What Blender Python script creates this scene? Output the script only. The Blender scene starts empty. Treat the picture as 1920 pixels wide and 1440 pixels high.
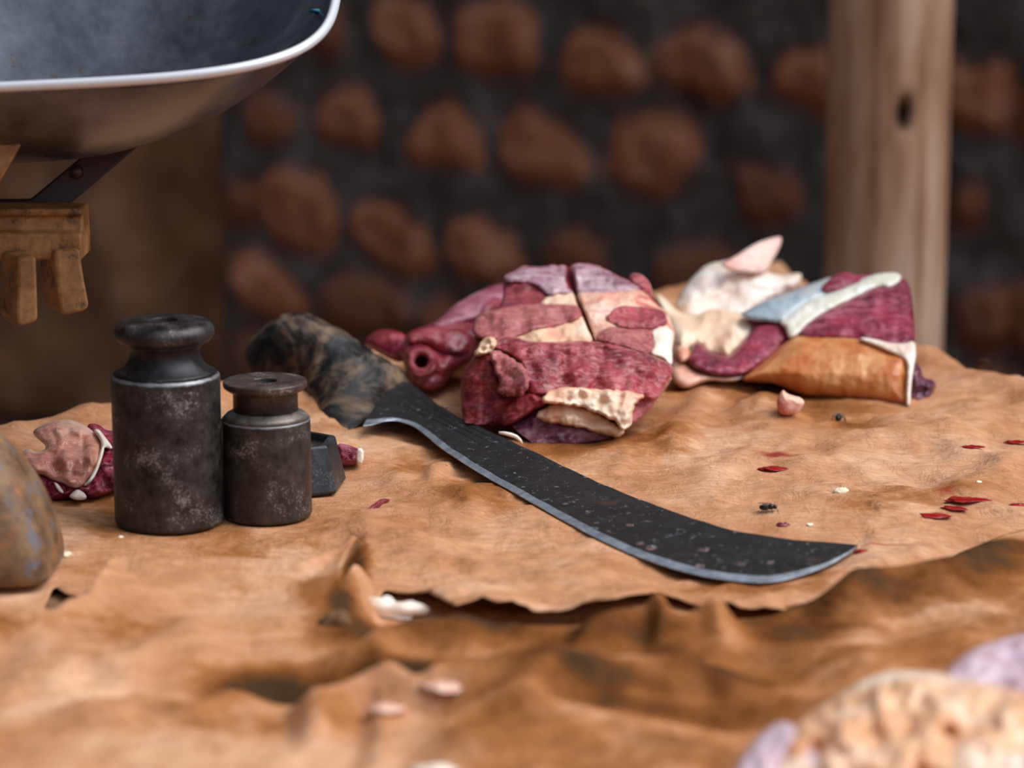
import bpy, math, random
import numpy as np
from mathutils import Vector, Matrix

random.seed(7)
C = bpy.context.scene.collection
sc = bpy.context.scene

# ------------------------------------------------------------------ camera, world, sun, exposure
TZ = 0.75                     # height of the table top
FPX = 4939.0                  # focal length in pixels of a 1920 wide frame
PITCH = math.radians(12.0)
CAMZ = TZ + 0.385
cd = bpy.data.cameras.new('camera')
cam = bpy.data.objects.new('camera', cd)
C.objects.link(cam)
cd.sensor_width = 36.0
cd.sensor_fit = 'HORIZONTAL'
cd.lens = 36.0 * FPX / 1920.0
cam.location = (0, 0, CAMZ)
cam.rotation_euler = (math.pi / 2 - PITCH, 0, 0)
cd.clip_start = 0.05
cd.dof.use_dof = True
cd.dof.focus_distance = 1.56
cd.dof.aperture_fstop = cd.lens / 17.0
sc.camera = cam

sc.view_settings.view_transform = 'Standard'
sc.view_settings.look = 'None'
sc.view_settings.gamma = 1.0
sc.view_settings.use_curve_mapping = False
sc.view_settings.exposure = 0.0

w = bpy.data.worlds.new('overcast_sky')
sc.world = w
w.use_nodes = True
wn, wl = w.node_tree.nodes, w.node_tree.links
wn.clear()
wo = wn.new('ShaderNodeOutputWorld')
wb = wn.new('ShaderNodeBackground')
wt = wn.new('ShaderNodeTexCoord')
ws = wn.new('ShaderNodeSeparateXYZ')
wl.new(wt.outputs['Generated'], ws.inputs[0])
wr = wn.new('ShaderNodeValToRGB')            # height: street below, pale overcast above
wr.color_ramp.elements[0].position = 0.42
wr.color_ramp.elements[0].color = (0.10, 0.07, 0.05, 1)
wr.color_ramp.elements[1].position = 0.80
wr.color_ramp.elements[1].color = (0.80, 0.88, 1.0, 1)
wm = wn.new('ShaderNodeMath'); wm.operation = 'MULTIPLY_ADD'
wm.inputs[1].default_value = 0.5; wm.inputs[2].default_value = 0.5
wl.new(ws.outputs['Z'], wm.inputs[0]); wl.new(wm.outputs[0], wr.inputs[0])
wr2 = wn.new('ShaderNodeValToRGB')           # buildings shade the left, the street opens to the right
wr2.color_ramp.elements[0].position = 0.25
wr2.color_ramp.elements[0].color = (0.05, 0.05, 0.05, 1)
wr2.color_ramp.elements[1].position = 0.75
wr2.color_ramp.elements[1].color = (1, 1, 1, 1)
wm2 = wn.new('ShaderNodeMath'); wm2.operation = 'MULTIPLY_ADD'
wm2.inputs[1].default_value = 0.5; wm2.inputs[2].default_value = 0.5
wl.new(ws.outputs['X'], wm2.inputs[0]); wl.new(wm2.outputs[0], wr2.inputs[0])
wx = wn.new('ShaderNodeMix'); wx.data_type = 'RGBA'; wx.blend_type = 'MULTIPLY'
wx.inputs['Factor'].default_value = 1.0
wl.new(wr.outputs[0], wx.inputs['A']); wl.new(wr2.outputs[0], wx.inputs['B'])
wl.new(wx.outputs['Result'], wb.inputs['Color'])
wb.inputs['Strength'].default_value = 1.75
wl.new(wb.outputs[0], wo.inputs[0])

sd = bpy.data.lights.new('hazy_sun', 'SUN')
sd.energy = 2.9
sd.angle = math.radians(50)
sd.color = (1.0, 0.97, 0.93)
sun = bpy.data.objects.new('hazy_sun', sd)
C.objects.link(sun)
SUN_FROM = Vector((0.62, 0.0, 0.80))
sun.rotation_euler = SUN_FROM.to_track_quat('Z', 'Y').to_euler()
sun.location = (2, 2, 4)

# ------------------------------------------------------------------ geometry helpers
SP, CP = math.sin(PITCH), math.cos(PITCH)

def unproject(px, py, d):
    """points at camera depth d seen at photo pixel (px, py)"""
    u = (np.asarray(px, float) - 960) / FPX
    v = (720 - np.asarray(py, float)) / FPX
    d = np.asarray(d, float)
    return np.stack([d * u, d * (CP + v * SP), CAMZ + d * (-SP + v * CP)], -1)

def tdepth(py, h=0.0):
    return (CAMZ - TZ - h) / (SP - (720 - np.asarray(py, float)) / FPX * CP)

def table(px, py, h=0.0):
    """point on the plane h above the table top under photo pixel (px, py)"""
    return unproject(px, py, tdepth(py, h))

def project(x, y, z):
    dx, dy, dz = x, y, z - CAMZ
    d = dy * CP - dz * SP
    v = (dy * SP + dz * CP) / d
    return 960 + FPX * dx / d, 720 - FPX * v

_rng = np.random.RandomState(3)
_PERM = np.concatenate([_rng.permutation(512)] * 3)
_ANG = _rng.rand(512) * 2 * np.pi

def pn(x, y, seed=0):
    x = np.asarray(x, float) + seed * 17.31
    y = np.asarray(y, float) + seed * 9.77
    xi, yi = np.floor(x).astype(int), np.floor(y).astype(int)
    xf, yf = x - xi, y - yi
    u = xf * xf * xf * (xf * (xf * 6 - 15) + 10)
    v = yf * yf * yf * (yf * (yf * 6 - 15) + 10)
    def g(a, b, fx, fy):
        h = _PERM[_PERM[a & 511] + (b & 511)] & 511
        return np.cos(_ANG[h]) * fx + np.sin(_ANG[h]) * fy
    n00, n10 = g(xi, yi, xf, yf), g(xi + 1, yi, xf - 1, yf)
    n01, n11 = g(xi, yi + 1, xf, yf - 1), g(xi + 1, yi + 1, xf - 1, yf - 1)
    return ((n00 * (1 - u) + n10 * u) * (1 - v) + (n01 * (1 - u) + n11 * u) * v) * 1.5

def fbm(x, y, oct=3, seed=0):
    s, a = 0, 1.0
    for k in range(oct):
        s = s + a * pn(x * 2 ** k, y * 2 ** k, seed + k)
        a *= 0.5
    return s

def ridged(x, y, oct=3, seed=0):
    s, a = 0, 1.0
    for k in range(oct):
        s = s + a * (1 - 2 * np.abs(pn(x * 2 ** k, y * 2 ** k, seed + k)))
        a *= 0.5
    return s

def sstep(a, b, x):
    t = np.clip((np.asarray(x, float) - a) / (b - a), 0, 1)
    return t * t * (3 - 2 * t)

def inside(poly, X, Y):
    r = np.zeros(X.shape, bool)
    n = len(poly)
    for i in range(n):
        x0, y0 = poly[i]; x1, y1 = poly[(i + 1) % n]
        if y0 == y1: continue
        c = ((y0 > Y) != (y1 > Y)) & (X < (x1 - x0) * (Y - y0) / (y1 - y0) + x0)
        r ^= c
    return r

def near(poly, X, Y):
    """distance to the outline and the nearest outline point"""
    best = np.full(X.shape, 1e18); bx = np.zeros(X.shape); by = np.zeros(X.shape)
    n = len(poly)
    for i in range(n):
        x0, y0 = poly[i]; x1, y1 = poly[(i + 1) % n]
        ex, ey = x1 - x0, y1 - y0
        L = ex * ex + ey * ey
        if L == 0: continue
        t = np.clip(((X - x0) * ex + (Y - y0) * ey) / L, 0, 1)
        qx, qy = x0 + t * ex, y0 + t * ey
        dd = (X - qx) ** 2 + (Y - qy) ** 2
        m = dd < best
        best = np.where(m, dd, best); bx = np.where(m, qx, bx); by = np.where(m, qy, by)
    return np.sqrt(best), bx, by

def chaikin(p, n=2):
    p = np.asarray(p, float)
    for _ in range(n):
        q = np.roll(p, -1, 0)
        p = np.stack([0.75 * p + 0.25 * q, 0.25 * p + 0.75 * q], 1).reshape(-1, 2)
    return p

def mesh_obj(name, verts, faces, mat, parent=None, attrs=None, smooth=True, loc=None):
    me = bpy.data.meshes.new(name)
    v = np.asarray(verts, float)
    o = bpy.data.objects.new(name, me)
    if parent is not None:
        v = v - np.array(parent_world(parent))
    elif loc is not None:
        v = v - np.array(loc)
        o.location = loc
    me.from_pydata(v.tolist(), [], [list(f) for f in faces])
    for k, a in (attrs or {}).items():
        at = me.attributes.new(k, 'FLOAT', 'POINT')
        at.data.foreach_set('value', np.asarray(a, np.float32))
    if smooth:
        me.polygons.foreach_set('use_smooth', [True] * len(me.polygons))
    if mat is not None:
        me.materials.append(mat)
    me.update()
    C.objects.link(o)
    o.parent = parent
    return o

def parent_world(o):
    p = Vector((0, 0, 0))
    while o is not None:
        p += o.location
        o = o.parent
    return tuple(p)

def tag(o, label, cat, group=None, kind=None):
    o['label'] = label; o['category'] = cat
    if group: o['group'] = group
    if kind: o['kind'] = kind
    return o

def thing(name, loc, label, cat, group=None):
    o = bpy.data.objects.new(name, None)
    o.empty_display_size = 0.02
    o.location = tuple(float(a) for a in loc)
    C.objects.link(o)
    return tag(o, label, cat, group)

def grid_cells(poly, step):
    x0, y0 = poly.min(0) - step; x1, y1 = poly.max(0) + step
    nx = int(math.ceil((x1 - x0) / step)) + 1; ny = int(math.ceil((y1 - y0) / step)) + 1
    gx = x0 + np.arange(nx) * step; gy = y0 + np.arange(ny) * step
    X, Y = np.meshgrid(gx, gy)
    cx, cy = X[:-1, :-1] + step / 2, Y[:-1, :-1] + step / 2
    keep = inside(poly, cx, cy)
    idx = np.arange(nx * ny).reshape(ny, nx)
    q = np.stack([idx[:-1, :-1], idx[:-1, 1:], idx[1:, 1:], idx[1:, :-1]], -1)[keep]
    used = np.unique(q)
    remap = -np.ones(nx * ny, int); remap[used] = np.arange(len(used))
    q = remap[q]
    X, Y = X.ravel()[used], Y.ravel()[used]
    # outline vertices: edges used once
    e = np.concatenate([q[:, [0, 1]], q[:, [1, 2]], q[:, [2, 3]], q[:, [3, 0]]])
    es = np.sort(e, 1)
    key = es[:, 0] * (len(used) + 1) + es[:, 1]
    u, inv, cnt = np.unique(key, return_inverse=True, return_counts=True)
    be = e[cnt[inv] == 1]
    bnd = np.zeros(len(used), bool); bnd[be.ravel()] = True
    d, bx, by = near(poly, X, Y)
    X = np.where(bnd, bx, X); Y = np.where(bnd, by, Y)
    d = np.where(bnd, 0, d)
    return X, Y, q, bnd, d

def inset(p, d):
    """move a clockwise outline inwards"""
    p = np.asarray(p, float); q = []
    n = len(p)
    for i in range(n):
        e = p[(i + 1) % n] - p[i - 1]
        e /= np.linalg.norm(e)
        q.append(p[i] + d * np.array([e[1], -e[0]]))
    return np.array(q)

def slab(name, poly, depth, mat, parent=None, T=0.03, B=0.008, e=22, step=3.0, bump=0.0015, wl=25, aniso=(1, 1),
         seed=0, sm=2, dents=(), lump=0.0, lwl=60, jag=0.0, backe=None, loc=None, grow=0.0, zmin=None):
    """a solid chunk: outline in photo pixels, own depth and thickness, rounded front and back"""
    p = chaikin(poly, sm)
    if jag:
        p = p + np.stack([pn(p[:, 0] / 9, p[:, 1] / 9, seed + 40), pn(p[:, 0] / 9, p[:, 1] / 9, seed + 60)], -1) * jag
    if grow:
        ar = np.sum(p[:, 0] * np.roll(p[:, 1], -1) - np.roll(p[:, 0], -1) * p[:, 1])
        p = inset(p, -grow if ar < 0 else grow)
    X, Y, q, bnd, d = grid_cells(p, step)
    dep = depth(X, Y) if callable(depth) else np.full(X.shape, depth)
    t = np.clip(d / e, 0, 1); prof = np.sqrt(np.clip(1 - (1 - t) ** 2, 0, 1))
    tb = np.clip(d / (backe or e * 1.5), 0, 1); profb = np.sqrt(np.clip(1 - (1 - tb) ** 2, 0, 1))
    rise = B * prof
    nz = fbm(X / wl * aniso[0], Y / wl * aniso[1], 3, seed) * bump
    lz = fbm(X / lwl, Y / lwl, 2, seed + 5) * lump
    front = dep - rise - (nz + lz) * prof
    for (ax, ay, r, amt) in dents:
        rr = np.hypot(X - ax, Y - ay) / r
        front = front + amt * (1 - sstep(0.55, 1.0, rr)) - amt * 0.22 * np.exp(-((rr - 1.25) / 0.25) ** 2)
    back = dep + T * profb
    n = len(X)
    Vf = unproject(X, Y, front)
    inn = np.where(~bnd)[0]
    bmap = np.arange(n); bmap[inn] = n + np.arange(len(inn))
    Vb = unproject(X[inn], Y[inn], np.maximum(back[inn], front[inn] + 0.001))
    V = np.concatenate([Vf, Vb])
    # keep everything above the table
    zlow = 0.0015 if zmin is None else zmin(np.concatenate([X, X[inn]]), np.concatenate([Y, Y[inn]]))
    V[:, 2] = np.maximum(V[:, 2], TZ + zlow)
    F = np.concatenate([q[:, ::-1], bmap[q]])
    rim = np.concatenate([t, tb[inn]])
    return mesh_obj(name, V, F, mat, parent, {'rim': rim}, loc=loc)

def crop(ox, oy, s):
    return lambda pts: [(ox + x / s, oy + y / s) for x, y in pts]

def lathe(name, prof, mat, parent=None, centre=(0, 0, 0), seg=96, loc=None, caps=True):
    V, F = [], []
    n = len(prof)
    for r, z in prof:
        for k in range(seg):
            a = 2 * math.pi * k / seg
            V.append((centre[0] + r * math.cos(a), centre[1] + r * math.sin(a), centre[2] + z))
    for i in range(n - 1):
        for k in range(seg):
            k2 = (k + 1) % seg
            F.append((i * seg + k, i * seg + k2, (i + 1) * seg + k2, (i + 1) * seg + k))
    if caps:
        F.append(tuple(reversed(range(seg))))
        F.append(tuple((n - 1) * seg + k for k in range(seg)))
    return mesh_obj(name, V, F, mat, parent, loc=loc)

def rounded(prof, rad, k=4):
    """round the corners of a lathe profile"""
    out = [prof[0]]
    for i in range(1, len(prof) - 1):
        a, b, c = (np.array(prof[j], float) for j in (i - 1, i, i + 1))
        r = rad[i] if isinstance(rad, (list, tuple)) else rad
        la, lc = np.linalg.norm(a - b), np.linalg.norm(c - b)
        r = min(r, la * 0.45, lc * 0.45)
        p, s = b + (a - b) / la * r, b + (c - b) / lc * r
        for j in range(k + 1):
            t = j / k
            out.append(tuple((1 - t) ** 2 * p + 2 * t * (1 - t) * b + t * t * s))
    out.append(prof[-1])
    return out

def tube(name, pts, rad, mat, parent=None, seg=10, loc=None):
    P = [np.array(p, float) for p in pts]
    n = len(P)
    R = rad if isinstance(rad, (list, tuple)) else [rad] * n
    V, F = [], []
    for i in range(n):
        t = P[min(i + 1, n - 1)] - P[max(i - 1, 0)]
        t /= np.linalg.norm(t)
        a = np.cross(t, [0, 0, 1.0])
        if np.linalg.norm(a) < 1e-4: a = np.cross(t, [1.0, 0, 0])
        a /= np.linalg.norm(a); b = np.cross(t, a)
        for k in range(seg):
            g = 2 * math.pi * k / seg
            V.append(P[i] + R[i] * (math.cos(g) * a + math.sin(g) * b))
    for i in range(n - 1):
        for k in range(seg):
            k2 = (k + 1) % seg
            F.append((i * seg + k, (i + 1) * seg + k, (i + 1) * seg + k2, i * seg + k2))
    F.append(tuple(range(seg))); F.append(tuple(reversed([(n - 1) * seg + k for k in range(seg)])))
    return mesh_obj(name, V, F, mat, parent, loc=loc)

def prism(name, outline, axis, mat, parent=None, bevel=0.002, loc=None):
    """outline: 3-D points of one face; axis: extrusion vector"""
    n = len(outline)
    A = np.array(outline, float); Bq = A + np.array(axis)
    V = np.concatenate([A, Bq])
    F = [tuple(range(n)), tuple(reversed(range(n, 2 * n)))]
    for i in range(n):
        j = (i + 1) % n
        F.append((i, i + n, j + n, j))
    o = mesh_obj(name, V, F, mat, parent, loc=loc, smooth=False)
    import bmesh
    bm = bmesh.new(); bm.from_mesh(o.data)
    bmesh.ops.recalc_face_normals(bm, faces=bm.faces)
    if bevel:
        bmesh.ops.bevel(bm, geom=list(bm.edges), offset=bevel, segments=3, profile=0.5, affect='EDGES')
    bm.to_mesh(o.data); bm.free()
    return o

# ------------------------------------------------------------------ materials
class Mat:
    def __init__(self, name, rough=0.5, metal=0.0, spec=0.5):
        self.m = bpy.data.materials.new(name)
        self.m.use_nodes = True
        self.t = self.m.node_tree
        self.n, self.l = self.t.nodes, self.t.links
        self.b = self.n['Principled BSDF']
        self.b.inputs['Roughness'].default_value = rough
        self.b.inputs['Metallic'].default_value = metal
        self.b.inputs['Specular IOR Level'].default_value = spec
        self.tc = self.n.new('ShaderNodeTexCoord')
    def put(self, sock, v):
        if isinstance(v, bpy.types.NodeSocket): self.l.new(v, sock)
        elif isinstance(v, (tuple, list)):
            sock.default_value = tuple(v) + ((1,) if len(v) == 3 and len(sock.default_value) == 4 else ())
        else: sock.default_value = v
    def coord(self, scale=(1, 1, 1), rot=(0, 0, 0)):
        mp = self.n.new('ShaderNodeMapping')
        mp.inputs['Scale'].default_value = scale
        mp.inputs['Rotation'].default_value = rot
        self.l.new(self.tc.outputs['Object'], mp.inputs[0])
        return mp.outputs[0]
    def noise(self, scale, detail=3, rough=0.5, vec=None, dist=0.0):
        k = self.n.new('ShaderNodeTexNoise')
        k.inputs['Scale'].default_value = scale; k.inputs['Detail'].default_value = detail
        k.inputs['Roughness'].default_value = rough; k.inputs['Distortion'].default_value = dist
        self.l.new(vec if vec is not None else self.tc.outputs['Object'], k.inputs['Vector'])
        return k.outputs['Fac']
    def voronoi(self, scale, vec=None, feature='F1'):
        k = self.n.new('ShaderNodeTexVoronoi'); k.feature = feature
        k.inputs['Scale'].default_value = scale
        self.l.new(vec if vec is not None else self.tc.outputs['Object'], k.inputs['Vector'])
        return k.outputs['Distance']
    def attr(self, name):
        k = self.n.new('ShaderNodeAttribute'); k.attribute_name = name
        return k.outputs['Fac']
    def ramp(self, fac, stops):
        k = self.n.new('ShaderNodeValToRGB')
        cr = k.color_ramp
        while len(cr.elements) < len(stops): cr.elements.new(0.5)
        for e, (p, c) in zip(cr.elements, stops):
            e.position = p
            e.color = (c, c, c, 1) if not isinstance(c, (tuple, list)) else tuple(c) + (1,)
        self.l.new(fac, k.inputs[0])
        return k.outputs[0]
    def mix(self, fac, a, b, mode='MIX'):
        k = self.n.new('ShaderNodeMix'); k.data_type = 'RGBA'; k.blend_type = mode
        self.put(k.inputs['Factor'], fac); self.put(k.inputs['A'], a); self.put(k.inputs['B'], b)
        return k.outputs['Result']
    def math(self, op, a, b=0.0, clamp=False):
        k = self.n.new('ShaderNodeMath'); k.operation = op; k.use_clamp = clamp
        self.put(k.inputs[0], a); self.put(k.inputs[1], b)
        return k.outputs[0]
    def bump(self, h, strength=0.5, dist=0.001, prev=None):
        k = self.n.new('ShaderNodeBump')
        k.inputs['Strength'].default_value = strength; k.inputs['Distance'].default_value = dist
        self.l.new(h, k.inputs['Height'])
        if prev is not None: self.l.new(prev, k.inputs['Normal'])
        self.l.new(k.outputs[0], self.b.inputs['Normal'])
        return k.outputs[0]
    def color(self, v): self.put(self.b.inputs['Base Color'], v)
    def rough(self, v): self.put(self.b.inputs['Roughness'], v)

def srgb(r, g, b):
    f = lambda c: (c / 255 / 12.92) if c <= 10.3 else ((c / 255 + 0.055) / 1.055) ** 2.4
    return (f(r), f(g), f(b))

def mat_paper():
    m = Mat('brown_paper', 0.62)
    big = m.noise(11, 6, 0.65, dist=0.5)
    base = m.ramp(big, [(0.32, srgb(170, 114, 78)), (0.5, srgb(202, 148, 110)), (0.66, srgb(222, 176, 142))])
    fib = m.noise(1, 5, 0.65, m.coord((70, 420, 200), (0, 0, 0.25)))
    base = m.mix(m.ramp(fib, [(0.40, 0.0), (0.70, 0.5)]), base, srgb(150, 92, 54))
    st = m.attr('stain_shade')
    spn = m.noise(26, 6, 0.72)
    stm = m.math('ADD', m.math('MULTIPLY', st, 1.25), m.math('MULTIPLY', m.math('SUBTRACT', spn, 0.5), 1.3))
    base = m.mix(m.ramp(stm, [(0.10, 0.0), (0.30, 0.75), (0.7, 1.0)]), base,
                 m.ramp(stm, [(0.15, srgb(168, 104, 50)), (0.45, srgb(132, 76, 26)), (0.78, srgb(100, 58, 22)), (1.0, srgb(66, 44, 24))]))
    bl = m.attr('blood')
    blm = m.math('ADD', bl, m.math('MULTIPLY', m.math('SUBTRACT', m.noise(160, 3), 0.5), 0.5))
    base = m.mix(m.ramp(blm, [(0.25, 0.0), (0.75, 0.9)]), base, srgb(140, 28, 18))
    sp = m.ramp(m.voronoi(60), [(0.035, 1.0), (0.06, 0.0)])
    base = m.mix(m.math('MULTIPLY', sp, m.ramp(m.noise(8), [(0.5, 0.0), (0.6, 0.8)])), base, srgb(70, 42, 24))
    m.color(base)
    m.rough(0.75)
    m.b.inputs['Specular IOR Level'].default_value = 0.12
    wr = m.voronoi(34, m.coord((1, 1.6, 1)), 'DISTANCE_TO_EDGE')
    nb = m.bump(m.noise(55, 6, 0.68, dist=0.8), 0.7, 0.005)
    nb = m.bump(m.ramp(wr, [(0.0, 0.0), (0.12, 1.0)]), 0.10, 0.002, nb)
    m.bump(fib, 0.35, 0.0012, nb)
    return m.m

def mat_iron(name, dark, light, rust, rustamt=0.5, wear_glint=None, speck=0.9):
    m = Mat(name, 0.42, 0.55)
    n1 = m.noise(90, 6, 0.75)
    n2 = m.noise(700, 4, 0.75)
    base = m.ramp(n1, [(0.35, dark), (0.7, light)])
    sp = m.ramp(m.math('MULTIPLY', n2, m.noise(45, 3)), [(0.33, 0.0), (0.37, speck)])
    base = m.mix(sp, base, srgb(150, 146, 142))
    rz = m.noise(38, 5, 0.7)
    base = m.mix(m.ramp(rz, [(0.62 - 0.15 * rustamt, 0.0), (0.75, 0.85)]), base, rust)
    for zw, ww in (wear_glint or ()):  # pale edge ring: worn metal with the shoulder's highlight painted in
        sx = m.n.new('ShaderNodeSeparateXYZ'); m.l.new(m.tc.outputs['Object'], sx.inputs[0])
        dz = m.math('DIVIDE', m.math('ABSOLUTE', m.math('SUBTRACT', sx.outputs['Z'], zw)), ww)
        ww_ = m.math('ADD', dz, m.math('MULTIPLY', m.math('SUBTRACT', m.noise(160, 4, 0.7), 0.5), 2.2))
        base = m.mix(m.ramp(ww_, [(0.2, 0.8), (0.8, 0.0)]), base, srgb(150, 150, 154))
    m.color(base)
    m.rough(m.ramp(n1, [(0.3, 0.28), (0.7, 0.55)]))
    m.bump(n2, 0.35, 0.0006)
    return m.m

def mat_muscle(name, c0, c1, c2, rot=(0, 0, 0.4), rimcol=None, vein=None, veinamt=0.35, fs=(60, 420, 420), sss=0.12, rough=0.34):
    m = Mat(name, rough)
    fib = m.noise(1, 6, 0.66, m.coord(fs, rot), 1.2)
    big = m.noise(22, 5, 0.6, None, 0.8)
    base = m.ramp(m.math('ADD', m.math('MULTIPLY', fib, 0.5), m.math('MULTIPLY', big, 0.5)),
                  [(0.38, c0), (0.5, c1), (0.61, c2)])
    if vein:
        vv = m.noise(1, 3, 0.5, m.coord((fs[0] * 0.6, fs[1] * 0.35, fs[2] * 0.35), rot), 1.5)
        base = m.mix(m.ramp(vv, [(0.55, 0.0), (0.63, veinamt)]), base, vein)
        fl = m.noise(34, 4, 0.6, m.coord((1, 1.6, 1.6), rot), 1.8)
        base = m.mix(m.ramp(fl, [(0.485, 0.0), (0.5, min(1.0, veinamt * 1.7)), (0.515, 0.0)]), base, vein)
    if rimcol:
        rm = m.math('ADD', m.attr('rim'), m.math('MULTIPLY', m.math('SUBTRACT', m.noise(120, 3), 0.5), 0.5))
        base = m.mix(m.ramp(rm, [(0.05, 0.9), (0.3, 0.0)]), base, rimcol)
    m.color(base)
    m.b.inputs['Subsurface Weight'].default_value = sss
    m.b.inputs['Specular IOR Level'].default_value = 0.4
    m.b.inputs['Coat Weight'].default_value = 0.22
    m.b.inputs['Coat Roughness'].default_value = 0.18
    m.b.inputs['Subsurface Radius'].default_value = (0.006, 0.002, 0.001)
    m.b.inputs['Subsurface Scale'].default_value = 1.0
    m.rough(m.ramp(big, [(0.35, rough - 0.1), (0.65, rough + 0.14)]))
    nb = m.bump(m.noise(90, 4, 0.55), 0.35, 0.003)
    nb = m.bump(fib, 0.7, 0.002, nb)
    m.bump(m.noise(420, 2, 0.5), 0.3, 0.0006, nb)
    return m.m

def mat_fat(name, c0, c1, c2, pink=None, pinkamt=0.5, scale=45, rough=0.36):
    m = Mat(name, rough)
    n1 = m.noise(scale, 4, 0.6, dist=0.5)
    base = m.ramp(n1, [(0.3, c0), (0.5, c1), (0.7, c2)])
    if pink:
        base = m.mix(m.ramp(m.noise(scale * 0.8, 4, 0.65, m.coord((1, 1.4, 1.3), (0.3, 0.5, 0.7)), 1.0),
                            [(0.5, 0.0), (0.66, pinkamt)]), base, pink)
    m.color(base)
    m.b.inputs['Subsurface Weight'].default_value = 0.2
    m.b.inputs['Subsurface Radius'].default_value = (0.006, 0.003, 0.002)
    m.b.inputs['Subsurface Scale'].default_value = 1.0
    m.bump(m.noise(scale * 3, 4, 0.55), 0.3, 0.003)
    return m.m

M_PAPER = mat_paper()
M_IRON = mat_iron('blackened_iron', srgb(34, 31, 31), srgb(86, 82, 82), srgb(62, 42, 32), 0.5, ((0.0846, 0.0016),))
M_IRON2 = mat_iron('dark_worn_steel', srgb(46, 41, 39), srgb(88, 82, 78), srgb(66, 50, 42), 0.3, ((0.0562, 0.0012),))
M_IRON3 = mat_iron('grey_cast_iron', srgb(44, 45, 49), srgb(70, 71, 76), srgb(54, 48, 46), 0.2, None, 0.25)
M_HOLE = Mat('bore_shade', 0.8).m  # near-black lining paints the shade inside the bores
M_HOLE.node_tree.nodes['Principled BSDF'].inputs['Base Color'].default_value = (0.02, 0.016, 0.014, 1)

def simple(name, col, rough=0.6, metal=0.0):
    m = Mat(name, rough, metal); m.color(col); return m.m

def mat_wood(name, c0, c1, c2, along='z', scale=1.0):
    m = Mat(name, 0.8)
    s = {'z': (38, 38, 2.5), 'x': (2.5, 38, 38)}[along]
    g = m.noise(scale, 6, 0.65, m.coord(s), 0.8)
    big = m.noise(5, 3, 0.6, m.coord((1.5, 1.5, 0.6) if along == 'z' else (0.6, 1.5, 1.5)))
    base = m.ramp(m.math('ADD', m.math('MULTIPLY', g, 0.55), m.math('MULTIPLY', big, 0.45)), [(0.36, c0), (0.5, c1), (0.64, c2)])
    m.color(base)
    m.bump(g, 0.6, 0.004)
    return m.m

# ------------------------------------------------------------------ the setting: walls, ground, post
WTH = math.radians(42)
W0 = unproject(1000, 300, 4.0)
WD = np.array([math.cos(WTH), -math.sin(WTH), 0.0])      # along the wall, to the right
WN = np.array([-math.sin(WTH), -math.cos(WTH), 0.0])     # towards the street

def to_wall(px, py):
    r = unproject(px, py, 1.0) - np.array([0, 0, CAMZ])
    o = np.array([0, 0, CAMZ])
    t = ((W0 - o) @ WN) / (r @ WN)
    p = o + r * t[..., None]
    return (p - W0) @ WD, p[..., 2]

def mat_wall():
    m = Mat('rough_brick_and_mortar', 0.9)
    br = m.attr('brick')
    tone = m.attr('tone')
    n = m.noise(14, 5, 0.65)
    mort = m.ramp(n, [(0.3, srgb(52, 45, 43)), (0.5, srgb(92, 84, 83)), (0.72, srgb(124, 114, 112))])
    bc = m.ramp(n, [(0.25, srgb(156, 90, 58)), (0.5, srgb(188, 120, 88)), (0.75, srgb(208, 150, 120))])
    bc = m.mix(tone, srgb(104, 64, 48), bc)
    m.color(m.mix(br, mort, bc))
    m.bump(m.noise(40, 5, 0.7), 0.8, 0.01)
    return m.m

BR = [[(700, 5), (760, 0), (825, 30), (828, 105), (760, 112), (705, 90)], [(868, 15), (940, 5), (1005, 30), (1012, 128), (935, 132), (862, 118)],
      [(1065, 62), (1150, 65), (1190, 105), (1225, 160), (1120, 168), (1062, 150)], [(1238, 90), (1290, 55), (1390, 75), (1408, 180), (1320, 178), (1240, 150)],
      [(1455, 110), (1530, 100), (1600, 130), (1610, 215), (1530, 205), (1462, 175)], [(1778, 105), (1830, 150), (1880, 100), (1895, 235), (1850, 245), (1770, 210)],
      [(590, 20), (640, 10), (655, 80), (630, 100), (590, 92)],
      [(455, 185), (520, 175), (552, 215), (545, 262), (470, 268)], [(605, 185), (655, 165), (712, 200), (705, 275), (650, 265), (600, 250)],
      [(770, 245), (830, 185), (880, 230), (908, 290), (890, 312), (765, 295)], [(940, 215), (1010, 205), (1060, 260), (1108, 290), (1105, 345), (945, 330)],
      [(1148, 240), (1230, 222), (1310, 240), (1305, 310), (1250, 368), (1160, 340), (1142, 290)], [(1375, 300), (1500, 345), (1505, 400), (1420, 415), (1380, 360)],
      [(1795, 355), (1850, 350), (1840, 425), (1790, 425)],
      [(428, 350), (478, 345), (485, 420), (432, 425)], [(492, 350), (530, 318), (625, 345), (632, 460), (580, 475), (500, 440)],
      [(668, 385), (730, 380), (760, 420), (805, 440), (808, 505), (760, 515), (672, 460)], [(838, 425), (890, 410), (920, 440), (975, 455), (970, 530), (845, 512)],
      [(1030, 450), (1085, 430), (1135, 470), (1130, 525), (1035, 520)], [(1235, 475), (1330, 462), (1405, 500), (1400, 565), (1240, 560)],
      [(1795, 555), (1890, 540), (1905, 650), (1800, 655)],
      [(440, 480), (485, 470), (575, 560), (560, 600), (490, 585), (445, 540)], [(600, 525), (690, 515), (785, 560), (780, 625), (610, 620)],
      [(790, 570), (850, 560), (860, 625), (800, 625)], [(440, 620), (560, 640), (560, 730), (450, 720)], [(1400, 560), (1530, 590), (1530, 660), (1410, 650)]]
DIM = {6, 7, 12, 13, 14, 18, 19, 20, 22, 23, 24, 25}

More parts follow.
